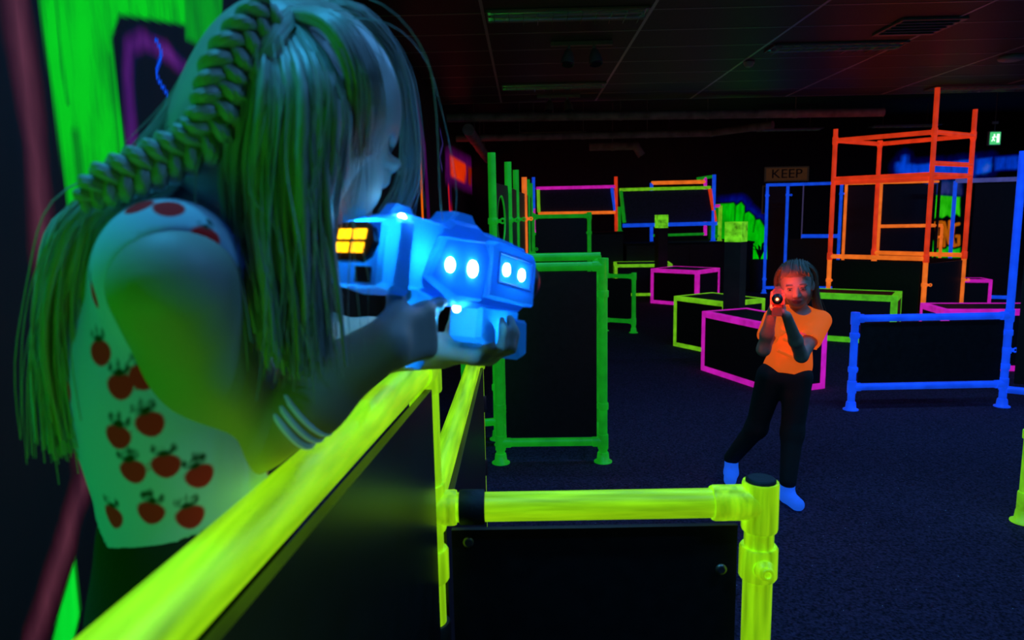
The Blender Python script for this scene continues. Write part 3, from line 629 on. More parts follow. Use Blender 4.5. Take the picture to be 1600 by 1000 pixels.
# ================================================================ TAPE EDGED BOXES
M_BOX = mat('matt_black_box_board', (0.008, 0.0065, 0.0065), 0.55, noise=(20, .3))
def tape_box(label, m, c0, u, v, h, tw_=.045, group=None):
    """c0 front-left corner, u along the front, v to the back"""
    c0 = V(c0[0], c0[1], 0); u = V(u[0], u[1], 0); v = V(v[0], v[1], 0); H = V(0, 0, h)
    t = empty('cover_box', c0+(u+v)/2, label, 'box', group); uu, vv, zz = nrm(u), nrm(v), V(0, 0, 1.0)
    build('body', Geo().box(c0+(u+v+H)/2, u/2, v/2, H/2), M_BOX, t)
    e = .003; x = e/2
    def strip(a, d1, ln, d2, w_, d3): build('edge_tape', Geo().box(a+d1*ln/2+d2*w_/2+d3*x, d1*ln/2, d2*w_/2, d3*x), m, t)
    lu, lv = np.linalg.norm(u), np.linalg.norm(v)
    for (org, d, ln, nn) in ((c0, uu, lu, -vv), (c0+v, uu, lu, vv), (c0, vv, lv, -uu), (c0+u, vv, lv, uu)):
        strip(org, d, ln, zz, tw_, nn); strip(org+H-zz*tw_, d, ln, zz, tw_, nn)
        strip(org+zz*tw_, zz, h-2*tw_, d, tw_, nn); strip(org+zz*tw_+d*(ln-tw_), zz, h-2*tw_, d, tw_, nn)
    for (org, d, ln, s) in ((c0+H, uu, lu, vv), (c0+v+H, uu, lu, -vv), (c0+H+vv*tw_, vv, lv-2*tw_, uu), (c0+u+H+vv*tw_, vv, lv-2*tw_, -uu)):
        strip(org, d, ln, s, tw_, zz)
tape_box('black cover box with magenta taped edges right behind the child in orange', M_MAG, (1.615, 6.42), (.36, -.93), (.465, .18), .55, .05)
tape_box('black cover box with lime taped edges behind the child\'s magenta box', M_LIM, (1.615, 7.65), (.385, -.63), (.49, .30), .55, .045)
tape_box('black cover box with magenta taped edges beside the far square pillar', M_MAG, (2.03, 11.42), (.62, -.58), (.47, .50), .56, .055)
tape_box('far black cover box with lime taped edges in front of the stage', M_LIM, (1.58, 12.5), (1.0, -.10), (.075, .75), .56, .05)
tape_box('black cover box with grass green taped edges at the foot of the red tower', M_LGR, (3.10, 7.98), (.83, -.52), (.29, .46), .53, .06)
tape_box('black cover box with magenta taped edges behind the low blue barrier', M_MAG, (3.72, 6.27), (.95, -.12), (.06, .48), .55, .05)
q0 = at(1478, 436, 10.0)
tape_box('far black cover box with magenta taped edges under the tall faded blue frame', M_MAG, (q0[0], 9.72), (.40, -.10), (.05, .3), .47, .04)
# ---- square pillars with marbled green heads
M_PIL = mat('dark_olive_pillar_paint', (0.020, 0.020, 0.010), 0.7, noise=(5, .5))
M_MRB = fluo('marbled_green_paint', (0.16, 0.70, 0.012), 0.62, 0.6, 16)
def pillar(label, x, y, s, h, hb, rot):
    t = empty('square_pillar', (x, y, 0), label, 'pillar'); a, b = V(math.cos(rot), math.sin(rot), 0)*s, V(-math.sin(rot), math.cos(rot), 0)*s
    build('shaft', Geo().box((x, y, (h-hb)/2), a, b, V(0, 0, (h-hb)/2)), M_PIL, t)
    build('marbled_head', Geo().box((x, y, h-hb/2), a*1.02, b*1.02, V(0, 0, hb/2)), M_MRB, t)
    build('foot_plate', Geo().box((x, y, .008), a*1.15, b*1.15, V(0, 0, .008)), M_PIL, t)
pillar('dark square pillar with green marbled head between the lime and magenta boxes', 2.02, 6.81, .079, 1.355, .19, .9)
pillar('slimmer looking dark pillar with small green marbled head in front of the stage', 2.33, 12.14, .085, 1.42, .22, .2)
# ---- sign, plant
c = at(1229, 272, Y1-.03)
t = empty('wall_sign', c-V(0, 0, .25), 'weathered orange wall sign with the word KEEP in a frame', 'sign')
M_SGN = mat('dim_orange_sign_paint', (.08, .035, .010), .6, (.08, .03, .010), .35, noise=(12, .5))
M_SGF = mat('dark_sign_frame', (.03, .022, .018), .6, (.05, .03, .02), .2)
build('sign_board', Geo().box(c, (.42, 0, 0), (0, .008, 0), (0, 0, .125)), M_SGN, t)
g = Geo()
for s in (-1, 1): g.box(c+V(s*.44, 0, 0), (.015, 0, 0), (0, .015, 0), (0, 0, .15)); g.box(c+V(0, 0, s*.14), (.45, 0, 0), (0, .015, 0), (0, 0, .012))
build('sign_frame', g, M_SGF, t)
cu = bpy.data.curves.new('sign_text', 'FONT'); cu.body = 'KEEP'; cu.size = .26; cu.align_x = 'CENTER'; cu.align_y = 'CENTER'; cu.extrude = .004
to = bpy.data.objects.new('sign_text', cu); col.objects.link(to)
bpy.context.view_layer.update(); dg = bpy.context.evaluated_depsgraph_get(); me = bpy.data.meshes.new_from_object(to.evaluated_get(dg)); bpy.data.objects.remove(to)
o = link_mesh('lettering', me, mat('dark_brown_lettering', (.02, .01, .006), .6), t); o.rotation_euler = (math.pi/2, 0, 0); o.location = Vector(c+V(0, -.012, 0))-t.location; o.scale = (1.15, 1, 1)
c = at(1202, 312, Y1-.03)
t = empty('wall_poster', c-V(0, 0, .3), 'narrow dark framed poster with an orange figure below the sign', 'poster')
build('poster_sheet', Geo().box(c, (.13, 0, 0), (0, .005, 0), (0, 0, .27)), mat('dark_poster_paper', (.012, .01, .012), .6), t)
g = Geo()
for s in (-1, 1): g.box(c+V(s*.14, 0, 0), (.012, 0, 0), (0, .012, 0), (0, 0, .29)); g.box(c+V(0, 0, s*.28), (.15, 0, 0), (0, .012, 0), (0, 0, .012))
build('poster_frame', g, M_SGF, t)
build('orange_print', Geo().prism([(0, -.12), (.05, -.12), (.055, .02), (.075, .09), (.05, .12), (.02, .08), (-.01, .0)], c+V(0, -.0055, 0), (1, 0, 0), (0, 0, 1), .002, (0, -1, 0)), mat('dim_orange_sign_paint'), t)
pp = at(1186, 440, 12.9); pp[2] = 0
t = empty('potted_plant', pp, 'small dark spiky plant in a black square pot by the green mural', 'plant')
build('pot', Geo().lathe(pp, (0, 0, 1), [(0, .15), (.02, .16), (.55, .20), (.58, .20)], 4), mat('dark_pot', (.03, .03, .04), .6), t)
M_LEF = mat('dark_leaf', (.01, .02, .008), .5)
for i in range(11):
    a = i*2.4; d = V(math.cos(a), math.sin(a), 0); ln = .2+.07*(i % 3); b0 = pp+V(0, 0, .57)
    pts = [b0, b0+d*ln*.35+V(0, 0, ln*.9), b0+d*ln*.9+V(0, 0, ln*1.1)]; w_ = np.cross(d, V(0, 0, 1))*.022
    build('leaf', Geo().add([pts[0]-w_*.5, pts[0]+w_*.5, pts[1]+w_, pts[1]-w_, pts[2], pts[1]+V(0, 0, .01), pts[0]+V(0, 0, .01)], [(0, 1, 2, 3), (3, 2, 4), (0, 3, 5, 6), (1, 6, 5, 2), (3, 4, 5), (2, 5, 4)], False), M_LEF, t)
sc_ = R0+rd*1.0-sd*.385; t = empty('step_platform', (sc_[0], sc_[1], 0), 'low black carpeted platform behind the yellow barrier', 'platform')
build('body', Geo().box((sc_[0], sc_[1], .19), rd*.80, sd*.33, (0, 0, .19)), M_BRD, t)
build('deck', Geo().box((sc_[0], sc_[1], .40), rd*.81, sd*.34, (0, 0, .02)), M_PLT, t)
# ================================================================ SIGNED DISTANCE MODELLING
class Vol:
    """a block of distance values; shapes are blended in one by one"""
    def __init__(s, lo, hi, h):
        s.lo = np.array(lo, float); s.h = h
        s.n = np.ceil((np.array(hi)-s.lo)/h).astype(int)+1
        s.d = np.full(s.n, 0.3, np.float32)
        s.ax = [s.lo[i]+h*np.arange(s.n[i]) for i in range(3)]
    def win(s, lo, hi):
        a = np.clip(np.floor((np.array(lo)-s.lo)/s.h).astype(int), 0, s.n-1); b = np.clip(np.ceil((np.array(hi)-s.lo)/s.h).astype(int)+1, 1, s.n)
        sl = tuple(slice(i, max(j, i+1)) for i, j in zip(a, b))
        return sl, s.ax[0][sl[0]][:, None, None], s.ax[1][sl[1]][None, :, None], s.ax[2][sl[2]][None, None, :]
    def put(s, sl, d, k, sub=False):
        o = s.d[sl]; d = d.astype(np.float32)
        if sub:
            d = -d; hh = np.maximum(k-np.abs(o-d), 0)/max(k, 1e-6); s.d[sl] = np.maximum(o, d)+hh*hh*k*.25
        else:
            hh = np.maximum(k-np.abs(o-d), 0)/max(k, 1e-6); s.d[sl] = np.minimum(o, d)-hh*hh*k*.25
    def cone(s, a, b, ra, rb=None, k=.02, sub=False):
        a, b = np.array(a, float), np.array(b, float); rb = ra if rb is None else rb; m = max(ra, rb)+k+.02
        sl, X, Y, Z = s.win(np.minimum(a, b)-m, np.maximum(a, b)+m); e = b-a; L2 = e.dot(e)+1e-12
        t = np.clip(((X-a[0])*e[0]+(Y-a[1])*e[1]+(Z-a[2])*e[2])/L2, 0, 1)
        d = np.sqrt((X-a[0]-t*e[0])**2+(Y-a[1]-t*e[1])**2+(Z-a[2]-t*e[2])**2)-(ra+(rb-ra)*t); s.put(sl, d, k, sub)
    def chain(s, pts, rs, k=.02):
        for i in range(len(pts)-1): s.cone(pts[i], pts[i+1], rs[i], rs[i+1], k)
    def ell(s, c, M, r, k=.02, sub=False):
        """M: 3 unit axes as rows, r: radii"""
        c = np.array(c, float); r = np.array(r, float); m = r.max()+k+.02
        sl, X, Y, Z = s.win(c-m, c+m); q = []
        for i in range(3): q.append((X-c[0])*M[i][0]+(Y-c[1])*M[i][1]+(Z-c[2])*M[i][2])
        k0 = np.sqrt((q[0]/r[0])**2+(q[1]/r[1])**2+(q[2]/r[2])**2); k1 = np.sqrt((q[0]/r[0]**2)**2+(q[1]/r[1]**2)**2+(q[2]/r[2]**2)**2)
        s.put(sl, k0*(k0-1)/np.maximum(k1, 1e-5), k, sub)
    def rslab(s, c, M, hx, rr, k=.02):
        c = np.array(c, float); m = np.linalg.norm(hx)+rr+k+.01; sl, X, Y, Z = s.win(c-m, c+m); q = []
        for i in range(3): q.append(np.abs((X-c[0])*M[i][0]+(Y-c[1])*M[i][1]+(Z-c[2])*M[i][2])-hx[i])
        d = np.sqrt(sum(np.maximum(v, 0)**2 for v in q))+np.minimum(np.maximum(np.maximum(q[0], q[1]), q[2]), 0)-rr; s.put(sl, d, k)
    def cut(s, fn, k=.004):
        X, Y, Z = s.ax[0][:, None, None], s.ax[1][None, :, None], s.ax[2][None, None, :]
        d = fn(X, Y, Z)
        s.d = np.maximum(s.d, np.broadcast_to(d, s.d.shape).astype(np.float32))
    def mesh(s):
        d = s.d; ins = d < 0; c = np.zeros(np.array(d.shape)-1, np.uint8)
        for i in (0, 1):
            for j in (0, 1):
                for k in (0, 1): c += ins[i:d.shape[0]-1+i, j:d.shape[1]-1+j, k:d.shape[2]-1+k]
        mix = (c > 0) & (c < 8); I, J, K = np.nonzero(mix); idx = np.full(mix.shape, -1, np.int32); idx[I, J, K] = np.arange(len(I))
        P = np.zeros((len(I), 3)); cnt = np.zeros(len(I)); cor = [(i, j, k) for i in (0, 1) for j in (0, 1) for k in (0, 1)]
        for a in cor:
            for axx in range(3):
                if a[axx]: continue
                b = list(a); b[axx] = 1
                va = d[I+a[0], J+a[1], K+a[2]]; vb = d[I+b[0], J+b[1], K+b[2]]; cr = (va < 0) != (vb < 0)
                t = np.where(cr, va/np.where(cr, va-vb, 1), 0); pt = np.tile(np.array(a, float), (len(I), 1)); pt[:, axx] = t
                P[cr] += pt[cr]; cnt[cr] += 1
        P = (P/cnt[:, None]+np.stack([I, J, K], 1))*s.h+s.lo; F = []
        for axx in range(3):
            o = [q for q in range(3) if q != axx]
            sa = [slice(1, -1)]*3; sa[axx] = slice(0, -1); sb = [slice(1, -1)]*3; sb[axx] = slice(1, None)
            A, B = ins[tuple(sa)], ins[tuple(sb)]; e = np.stack(np.nonzero(A != B), 1)
            flip = A[e[:, 0], e[:, 1], e[:, 2]]; base = e.copy(); base[:, o[0]] += 1; base[:, o[1]] += 1
            q = []
            for (du, dv) in ((-1, -1), (0, -1), (0, 0), (-1, 0)):
                r = base.copy(); r[:, o[0]] += du; r[:, o[1]] += dv; q.append(idx[r[:, 0], r[:, 1], r[:, 2]])
            q = np.stack(q, 1); fl_ = flip if axx != 1 else ~flip
            q[~fl_] = q[~fl_][:, ::-1]; F.append(q)
        return P, np.vstack(F)
def np_mesh(name, P, F, m, parent, smooth_it=0):
    if smooth_it:
        for lam in [0.5, -0.52]*smooth_it:
            S = np.zeros_like(P); c = np.zeros(len(P))
            for a, b in ((0, 1), (1, 2), (2, 3), (3, 0)):
                np.add.at(S, F[:, a], P[F[:, b]]); np.add.at(c, F[:, a], 1); np.add.at(S, F[:, b], P[F[:, a]]); np.add.at(c, F[:, b], 1)
            P = P+lam*(S/c[:, None]-P)
    me = bpy.data.meshes.new(name); off = np.array(parent.location) if parent else np.zeros(3)
    me.vertices.add(len(P)); me.vertices.foreach_set('co', (P-off).ravel().astype(np.float32))
    me.loops.add(F.size); me.loops.foreach_set('vertex_index', F.ravel().astype(np.int32))
    me.polygons.add(len(F)); me.polygons.foreach_set('loop_start', np.arange(0, F.size, 4, dtype=np.int32))
    me.polygons.foreach_set('use_smooth', np.ones(len(F), bool)); me.update(calc_edges=True); me.validate()
    return link_mesh(name, me, m, parent), P
def attr(o, name, vals):
    a = o.data.attributes.new(name, 'FLOAT', 'POINT'); a.data.foreach_set('value', np.asarray(vals, np.float32))
def frame_of(fwd, up):
    f = nrm(fwd); r = nrm(np.cross(f, up)); u = np.cross(r, f); return np.array([r, f, u])     # rows: right, forward, up
def layered(name, base, layers, rough=.55, emis=None, estr=0, spec=.4, sss=0.0):
    """layers: (attribute, softness, colour) painted where the attribute is below zero"""
    m = bpy.data.materials.new(name); m.use_nodes = True; nt = m.node_tree; N = nt.nodes; L = nt.links; p = N['Principled BSDF']
    p.inputs['Roughness'].default_value = rough; p.inputs['Specular IOR Level'].default_value = spec
    cur = None; rgb = N.new('ShaderNodeRGB'); rgb.outputs[0].default_value = (*base, 1); cur = rgb.outputs[0]
    for (an, soft, c) in layers:
        a = N.new('ShaderNodeAttribute'); a.attribute_name = an
        mr = N.new('ShaderNodeMapRange'); mr.inputs[1].default_value = -soft; mr.inputs[2].default_value = soft; mr.inputs[3].default_value = 1; mr.inputs[4].default_value = 0
        L.new(a.outputs['Fac'], mr.inputs[0]); mx = N.new('ShaderNodeMix'); mx.data_type = 'RGBA'
        L.new(mr.outputs[0], mx.inputs[0]); L.new(cur, mx.inputs[6]); mx.inputs[7].default_value = (*c, 1); cur = mx.outputs[2]
    L.new(cur, p.inputs['Base Color'])
    if emis is not None:
        if emis == 'base': L.new(cur, p.inputs['Emission Color'])
        elif isinstance(emis, list):            # fluorescence of each layer
            ec = N.new('ShaderNodeRGB'); ec.outputs[0].default_value = (*emis[0], 1); e_ = ec.outputs[0]
            for (an, soft, c) in emis[1:]:
                a = N.new('ShaderNodeAttribute'); a.attribute_name = an
                mr = N.new('ShaderNodeMapRange'); mr.inputs[1].default_value = -soft; mr.inputs[2].default_value = soft; mr.inputs[3].default_value = 1; mr.inputs[4].default_value = 0
                L.new(a.outputs['Fac'], mr.inputs[0]); mx = N.new('ShaderNodeMix'); mx.data_type = 'RGBA'
                L.new(mr.outputs[0], mx.inputs[0]); L.new(e_, mx.inputs[6]); mx.inputs[7].default_value = (*c, 1); e_ = mx.outputs[2]
            L.new(e_, p.inputs['Emission Color'])
        else: p.inputs['Emission Color'].default_value = (*emis, 1)
        p.inputs['Emission Strength'].default_value = estr
    return m
def head_shapes(v, c, M, s):
    """skull and face around centre c; M rows right, forward, up; s = head height / 0.21"""
    R, F, U = M; P = lambda r, f, u: c+(R*r+F*f+U*u)*s
    v.ell(P(0, -.012, .022), M, np.array([.073, .089, .082])*s, .01)
    v.ell(P(0, .028, -.03), M, np.array([.058, .058, .068])*s, .03)
    v.ell(P(0, .052, -.078), M, np.array([.026, .026, .021])*s, .03)
    for q in (-1, 1):
        v.ell(P(q*.034, .058, -.030), M, np.array([.026, .022, .024])*s, .02)
        v.ell(P(q*.029, .092, .000), M, np.array([.017, .012, .010])*s, .012, sub=True)
        v.ell(P(q*.029, .078, -.001), M, np.array([.015, .011, .010])*s, .004)
        v.ell(P(q*.030, .078, .018), M, np.array([.024, .010, .007])*s, .012)
        v.ell(P(q*.074, -.008, -.012), np.array([nrm(R*q+F*.5), F, U]), np.array([.006, .019, .028])*s, .006)
        v.ell(P(q*.011, .091, -.035), M, np.array([.007, .007, .006])*s, .005)
    v.cone(P(0, .084, .004), P(0, .099, -.030), .0075*s, .0105*s, .010)
    v.ell(P(0, .080, -.058), M, np.array([.024, .010, .0065])*s, .006); v.ell(P(0, .077, -.069), M, np.array([.019, .010, .0065])*s, .006)
    v.cone(P(-.018, .094, -.0635), P(.018, .094, -.0635), .0025*s, .0025*s, .004, sub=True)
def hand_shapes(v, w0, f, n, side, curls, s=1.0, thumb=None, spread=.0):
    """w0 wrist, f finger direction, n palm normal (fingers curl to it), side = +-1 thumb side along f x n"""
    f = nrm(f); n = nrm(n-f*np.dot(n, f)); x = np.cross(f, n)*side
    v.rslab(w0+f*.036*s, np.array([f, x, n]), np.array([.022, .016, .001])*s, .0125*s, .012)
    tips = []
    for i, (off, ln, r) in enumerate(((.022, .052, .0078), (.0075, .058, .0080), (-.0075, .054, .0076), (-.021, .042, .0068))):
        v.ell(w0+f*(.062-.004*(i == 3))*s+x*off*s-n*.003*s, np.array([f, x, n]), np.array([.011, .0088, .0095])*s, .006)
        a = w0+f*(.066-.004*(i == 3)+.002*(i == 1))*s+x*off*s; d = f+x*spread*off*20; d = nrm(d); ang = 0
        for seg, (fr_, cv) in enumerate(zip((.45, .32, .23), curls[i])):
            ang += cv; dd = nrm(d*math.cos(ang)+n*math.sin(ang)); b = a+dd*ln*fr_*1.08*s
            v.cone(a, b, r*(1-.08*seg)*s, r*(1-.08*(seg+1))*s, .0035); a = b
        tips.append(a)
    if thumb is None: thumb = (nrm(f*.75+x*.6+n*.3), nrm(f*.9+n*.55))
    a = w0+f*.018*s+x*.020*s; b = a+thumb[0]*.034*s; c = b+thumb[0]*.004*s+thumb[1]*.024*s; e = c+nrm(thumb[1]+n*.25)*.016*s
    v.cone(a, b, .012*s, .0092*s, .008); v.cone(b, c, .0092*s, .0085*s, .004); v.cone(c, e, .0085*s, .007*s, .004)
    return tips
def tubes(name, pts, rad, m, parent, k=5):
    """pts (S, M, 3) curves with radii (S, M) as one mesh"""
    S, Mn, _ = pts.shape; T = np.gradient(pts, axis=1); T /= np.linalg.norm(T, axis=2, keepdims=True)+1e-9
    ref = np.array([.31, -.72, .62]); A = np.cross(T, ref); A /= np.linalg.norm(A, axis=2, keepdims=True)+1e-9; B = np.cross(T, A)
    an = np.arange(k)*2*np.pi/k
    vs = pts[:, :, None]+rad[:, :, None, None]*(np.cos(an)[None, None, :, None]*A[:, :, None]+np.sin(an)[None, None, :, None]*B[:, :, None])
    b = (np.arange(S)[:, None, None]*Mn+np.arange(Mn-1)[None, :, None])*k; j = np.arange(k)[None, None]; j2 = (j+1) % k
    F = np.stack(np.broadcast_arrays(b+j, b+j2, b+k+j2, b+k+j), -1).reshape(-1, 4)
    return np_mesh(name, vs.reshape(-1, 3), F, m, parent)[0]
def resample(p, m):
    """smooth curve through control points, m samples"""
    p = np.array(p, float); n = len(p); q = np.vstack([2*p[0]-p[1], p, 2*p[-1]-p[-2]]); t = np.linspace(0, n-1-1e-6, m); i = t.astype(int); u = (t-i)[:, None]
    a, b, c, d = q[i], q[i+1], q[i+2], q[i+3]
    return .5*((2*b)+(-a+c)*u+(2*a-5*b+4*c-d)*u*u+(-a+3*b-3*c+d)*u**3)
def lock(guides, count, m, r0, jit, tip=.25, wave=.0):
    """strands interpolated across neighbouring guide curves"""
    G = np.array([resample(g, m) for g in guides]); n = len(G); s = np.linspace(0, 1, m)
    u = rng.random(count)*(n-1); i = np.minimum(u.astype(int), max(n-2, 0)); fr_ = (u-i)[:, None, None]
    P = G[i]*(1-fr_)+G[np.minimum(i+1, n-1)]*fr_ if n > 1 else np.repeat(G, count, 0)
    off = rng.normal(0, jit, (count, 1, 3)); off2 = rng.normal(0, jit*.8, (count, 1, 3)); P = P+off*(.35+.65*s[None, :, None])+off2*(s[None, :, None]**2)
    if wave: P += wave*np.sin(s[None, :, None]*rng.uniform(5, 12, (count, 1, 1))+rng.uniform(0, 6, (count, 1, 1)))*nrm_rows(rng.normal(0, 1, (count, 1, 3)))
    R = r0*rng.uniform(.6, 1.3, (count, 1))*(np.minimum(1, .35+s*5)*(1-(1-tip)*s**2))[None]
    return P, np.broadcast_to(R, P.shape[:2]).copy()
def nrm_rows(a): return a/(np.linalg.norm(a, axis=-1, keepdims=True)+1e-9)

# ================================================================ TOY BLASTERS
def plastic(name, c, glow):
    m = bpy.data.materials.new(name); m.use_nodes = True; nt = m.node_tree; N = nt.nodes; L = nt.links; p = N['Principled BSDF']
    p.inputs['Base Color'].default_value = (*c, 1); p.inputs['Roughness'].default_value = .22
    p.inputs['Emission Color'].default_value = (*glow, 1); p.inputs['Emission Strength'].default_value = .16
    tr = N.new('ShaderNodeBsdfTranslucent'); tr.inputs[0].default_value = (*c, 1); mx = N.new('ShaderNodeMixShader'); mx.inputs[0].default_value = .55
    L.new(p.outputs[0], mx.inputs[1]); L.new(tr.outputs[0], mx.inputs[2]); L.new(mx.outputs[0], N['Material Output'].inputs[0]); return m
def blaster(label, rear, muzzle, up, shell, led, power, lampc, ext):
    rear, muzzle = np.array(rear, float), np.array(muzzle, float); g_ = nrm(muzzle-rear); s_ = nrm(np.cross(g_, up)); u_ = np.cross(s_, g_)
    ln = np.linalg.norm(muzzle-rear); k = ln/.29
    W = lambda x, y, z: rear+(g_*x+s_*y+u_*z)*k                     # local: x forward, y to its right side, z up
    t = empty('toy_blaster', W(.1, 0, -.1), label, 'toy blaster')
    def prof(name, pts, hw, m, par=t, y0=0.0, bev=.006):
        """side profile (x, z) extruded across the width with a chamfer"""
        pts = np.array(pts, float); c = pts.mean(0); g = Geo(); n = len(pts); rings = []
        inn = c+(pts-c)*(1-bev/np.maximum(np.linalg.norm(pts-c, axis=1), .01))[:, None]
        for (q, y) in ((inn, -hw), (pts, -hw+bev), (pts, hw-bev), (inn, hw)): rings.append([W(a, y0+y, b) for a, b in q])
        vs = sum(rings, []); fs = [(j*n+i, (j+1)*n+i, (j+1)*n+(i+1) % n, j*n+(i+1) % n) for j in range(3) for i in range(n)]
        g.add(vs, fs, False); g.add(rings[0], [tuple(range(n))], False); g.add(rings[3], [tuple(range(n))[::-1]], False)
        return build(name, g, m, par)
    body = prof('body', [(.0, -.018), (.004, .028), (.03, .036), (.09, .036), (.10, .044), (.15, .046), (.165, .040), (.25, .036), (.268, .02), (.268, -.03), (.25, -.042), (.12, -.044), (.07, -.034), (.02, -.034)], .0235, shell)
    prof('side_shell', [(.055, -.02), (.075, .022), (.15, .028), (.16, .012), (.15, -.036), (.10, -.038)], .0335, shell, bev=.004)
    wnd = prof('front_block', [(.155, -.03), (.155, .026), (.165, .032), (.25, .028), (.258, .018), (.258, -.034)], .036, shell, bev=.004)
    prof('top_rail', [(.105, .044), (.115, .055), (.145, .056), (.155, .044)], .016, shell, bev=.004); prof('rear_sight', [(.02, .034), (.03, .046), (.05, .046), (.06, .034)], .008, shell, bev=.002)
    prof('front_rail', [(.17, .036), (.178, .043), (.24, .04), (.25, .032)], .012, shell, bev=.003)
    prof('foregrip', [(.165, -.04), (.165, -.075), (.175, -.082), (.235, -.082), (.25, -.07), (.25, -.04)], .022, shell, bev=.005)
    prof('hand_stop', [(.238, -.05), (.262, -.05), (.268, -.092), (.252, -.098), (.238, -.08)], .026, shell, bev=.004)
    prof('grip', [(.06, -.03), (.098, -.036), (.082, -.112), (.045, -.106)], .0155, shell, bev=.006)
    prof('trigger', [(.108, -.042), (.116, -.042), (.112, -.062), (.104, -.066)], .004, M_RUB, bev=.001)
    prof('rear_block', [(-.012, -.036), (-.012, .02), (.006, .028), (.03, .03), (.03, -.042)], .031, shell, bev=.005)
    for yy in (.036, -.036):                                           # recessed window lines and ribs on both sides
        for (x0_, z0_, x1_, z1_) in ((.172, .020, .245, .018), (.172, -.012, .245, -.015), (.172, .020, .172, -.012), (.245, .018, .245, -.015)):
            build('window_rib', Geo().cyl(W(x0_, yy, z0_), W(x1_, yy, z1_), .0016*k, n=6), shell, wnd)
    mz = build('muzzle', Geo().lathe(W(.262, 0, -.002), g_, [(0, .027*k), (.012*k, .029*k), (.024*k, .027*k), (.03*k, .02*k)], 24), mat('dark_muzzle_plastic', (.012, .014, .02), .35), t)
    build('muzzle_ring', Geo().torus(W(.292, 0, -.002), g_, .016*k, .0045*k, 24, 8), mat('dark_muzzle_plastic'), mz)
    build('lens', Geo().sphere(W(.293, 0, -.002), .007*k, 12, 8), led, mz)
    # rear display facing the shooter
    dc = W(-.0125, 0, .001); ax = nrm(-g_*.94+u_*.15); dx = s_; dz = np.cross(ax, dx); dz = dz if np.dot(dz, u_) > 0 else -dz
    hexa = [(-.027, 0), (-.022, .013), (-.014, .018), (.014, .018), (.022, .013), (.027, 0), (.022, -.013), (.014, -.018), (-.014, -.018), (-.022, -.013)]
    ds = build('display_bezel', Geo().prism(hexa, dc, dx*k, dz*k, .007*k, ax), mat('black_display_bezel', (.01, .01, .01), .3), t)
    M_DG = mat('yellow_lit_digits', (.9, .6, .02), .4, (1.0, .45, .004), 3.0)
    for cx in (-.009, .009):
        for cz_ in (.0062, -.0062): build('lit_digit_block', Geo().box(dc+ax*.0075*k+dx*cx*k+dz*cz_*k, dx*.0072*k, dz*.0045*k, ax*.0008*k), M_DG, ds)
    build('sensor_window', Geo().box(W(-.013, .012, -.027), s_*.008*k, u_*.007*k, g_*.0025*k), M_RUB, t)
    for (x, y, z, r) in ((.085, .0335, -.005, .0035), (.125, .0335, -.004, .0042), (.188, .036, .003, .0034), (.222, .036, .001, .0034)):
        for q in (-1, 1): build('led', Geo().lathe(W(x, q*(y+.0003), z), s_*q, [(0, r*2.1*k), (.0008*k, r*2.0*k), (.0014*k, r*1.3*k)], 14), led, t)
    for (x, y, z, pw) in ((.085, .0265, -.004, .11), (.125, .0265, -.003, .11), (.188, .027, .003, .11), (.222, .027, .001, .11), (.105, -.0265, 0, .2), (.205, -.027, 0, .2), (-.006, 0, .012, .7), (.05, 0, .0, .5), (.11, 0, -.030, 1.0), (.12, 0, 0, .4), (.21, 0, 0, .6), (.205, 0, -.06, .3), (.07, 0, -.07, .3)):
        l = bpy.data.lights.new('blaster_led_and_fill', 'POINT'); l.energy = power*pw; l.color = lampc; l.shadow_soft_size = .0018*k
        o = bpy.data.objects.new('blaster_led_and_fill', l); col.objects.link(o); o.parent = t; o.location = Vector(W(x, y, z))-t.location
    for (x, y, z, dx_, dy_, dz_, e) in ((.022, .020, .030, -.3, .9, 1, ext[0]), (.13, .014, -.046, 0, .7, -1, ext[1]), (.03, .012, -.042, 0, .7, -1, ext[1])):   # outside fill lamps, added to light the holder's face and arms
        d = nrm(g_*dx_+s_*dy_+u_*dz_); build('added_fill_led', Geo().sphere(W(x, y, z), .0042*k, 10, 6), led, t)
        l = bpy.data.lights.new('blaster_led_and_fill', 'POINT'); l.energy = e; l.color = lampc; l.shadow_soft_size = .003
        o = bpy.data.objects.new('blaster_led_and_fill', l); col.objects.link(o); o.parent = t; o.location = Vector(W(x, y, z)+d*.010*k)-t.location
    return t, W, (g_, s_, u_), k
# ================================================================ GIRL IN THE FOREGROUND
M_SKN1 = layered('fair_skin', (.46, .38, .31), [('sd_lip', .002, (.45, .16, .15)), ('sd_brow', .002, (.20, .13, .08)), ('sd_eye', .001, (.6, .6, .6)), ('sd_iris', .001, (.02, .03, .04))], .5)
M_HR1 = mat('blonde_hair', (.44, .40, .32), .38, spec=.5)
M_JEAN = mat('dark_trousers_cloth', (.012, .013, .016), .9, bump=(300, .2))
M_BAND = mat('pale_silicone_band', (.55, .6, .62), .4, (.05, .22, .3), .25)
led_b = mat('blue_white_led', (.8, .9, 1), .3, (.55, .80, 1.0), 40.0)
blast, GW, (gg, gs, gu), gk = blaster('glowing blue toy blaster with yellow display in the girl\'s hands', at(572, 385, .665), at(818, 440, .92), V(0, 0, 1), plastic('clear_blue_plastic', (.10, .46, .86), (.01, .28, .85)), led_b, .45, (.03, .45, 1.0), (.05, .16))
ft = nrm(V(.86, .51, 0)); rt = V(ft[1], -ft[0], 0); MT = np.array([rt, ft, V(0, 0, 1)])
SR = at(274, 445, .535); CH = SR-rt*.125; SL = SR-rt*.25
NK = CH+V(.012, .015, .035)
PV = V(CH[0]+.004, CH[1]-.005, 1.07); GZ = .42
HD = at(478, 205, .69); MH = frame_of(V(.52, .62, -.58), V(0, 0, 1))
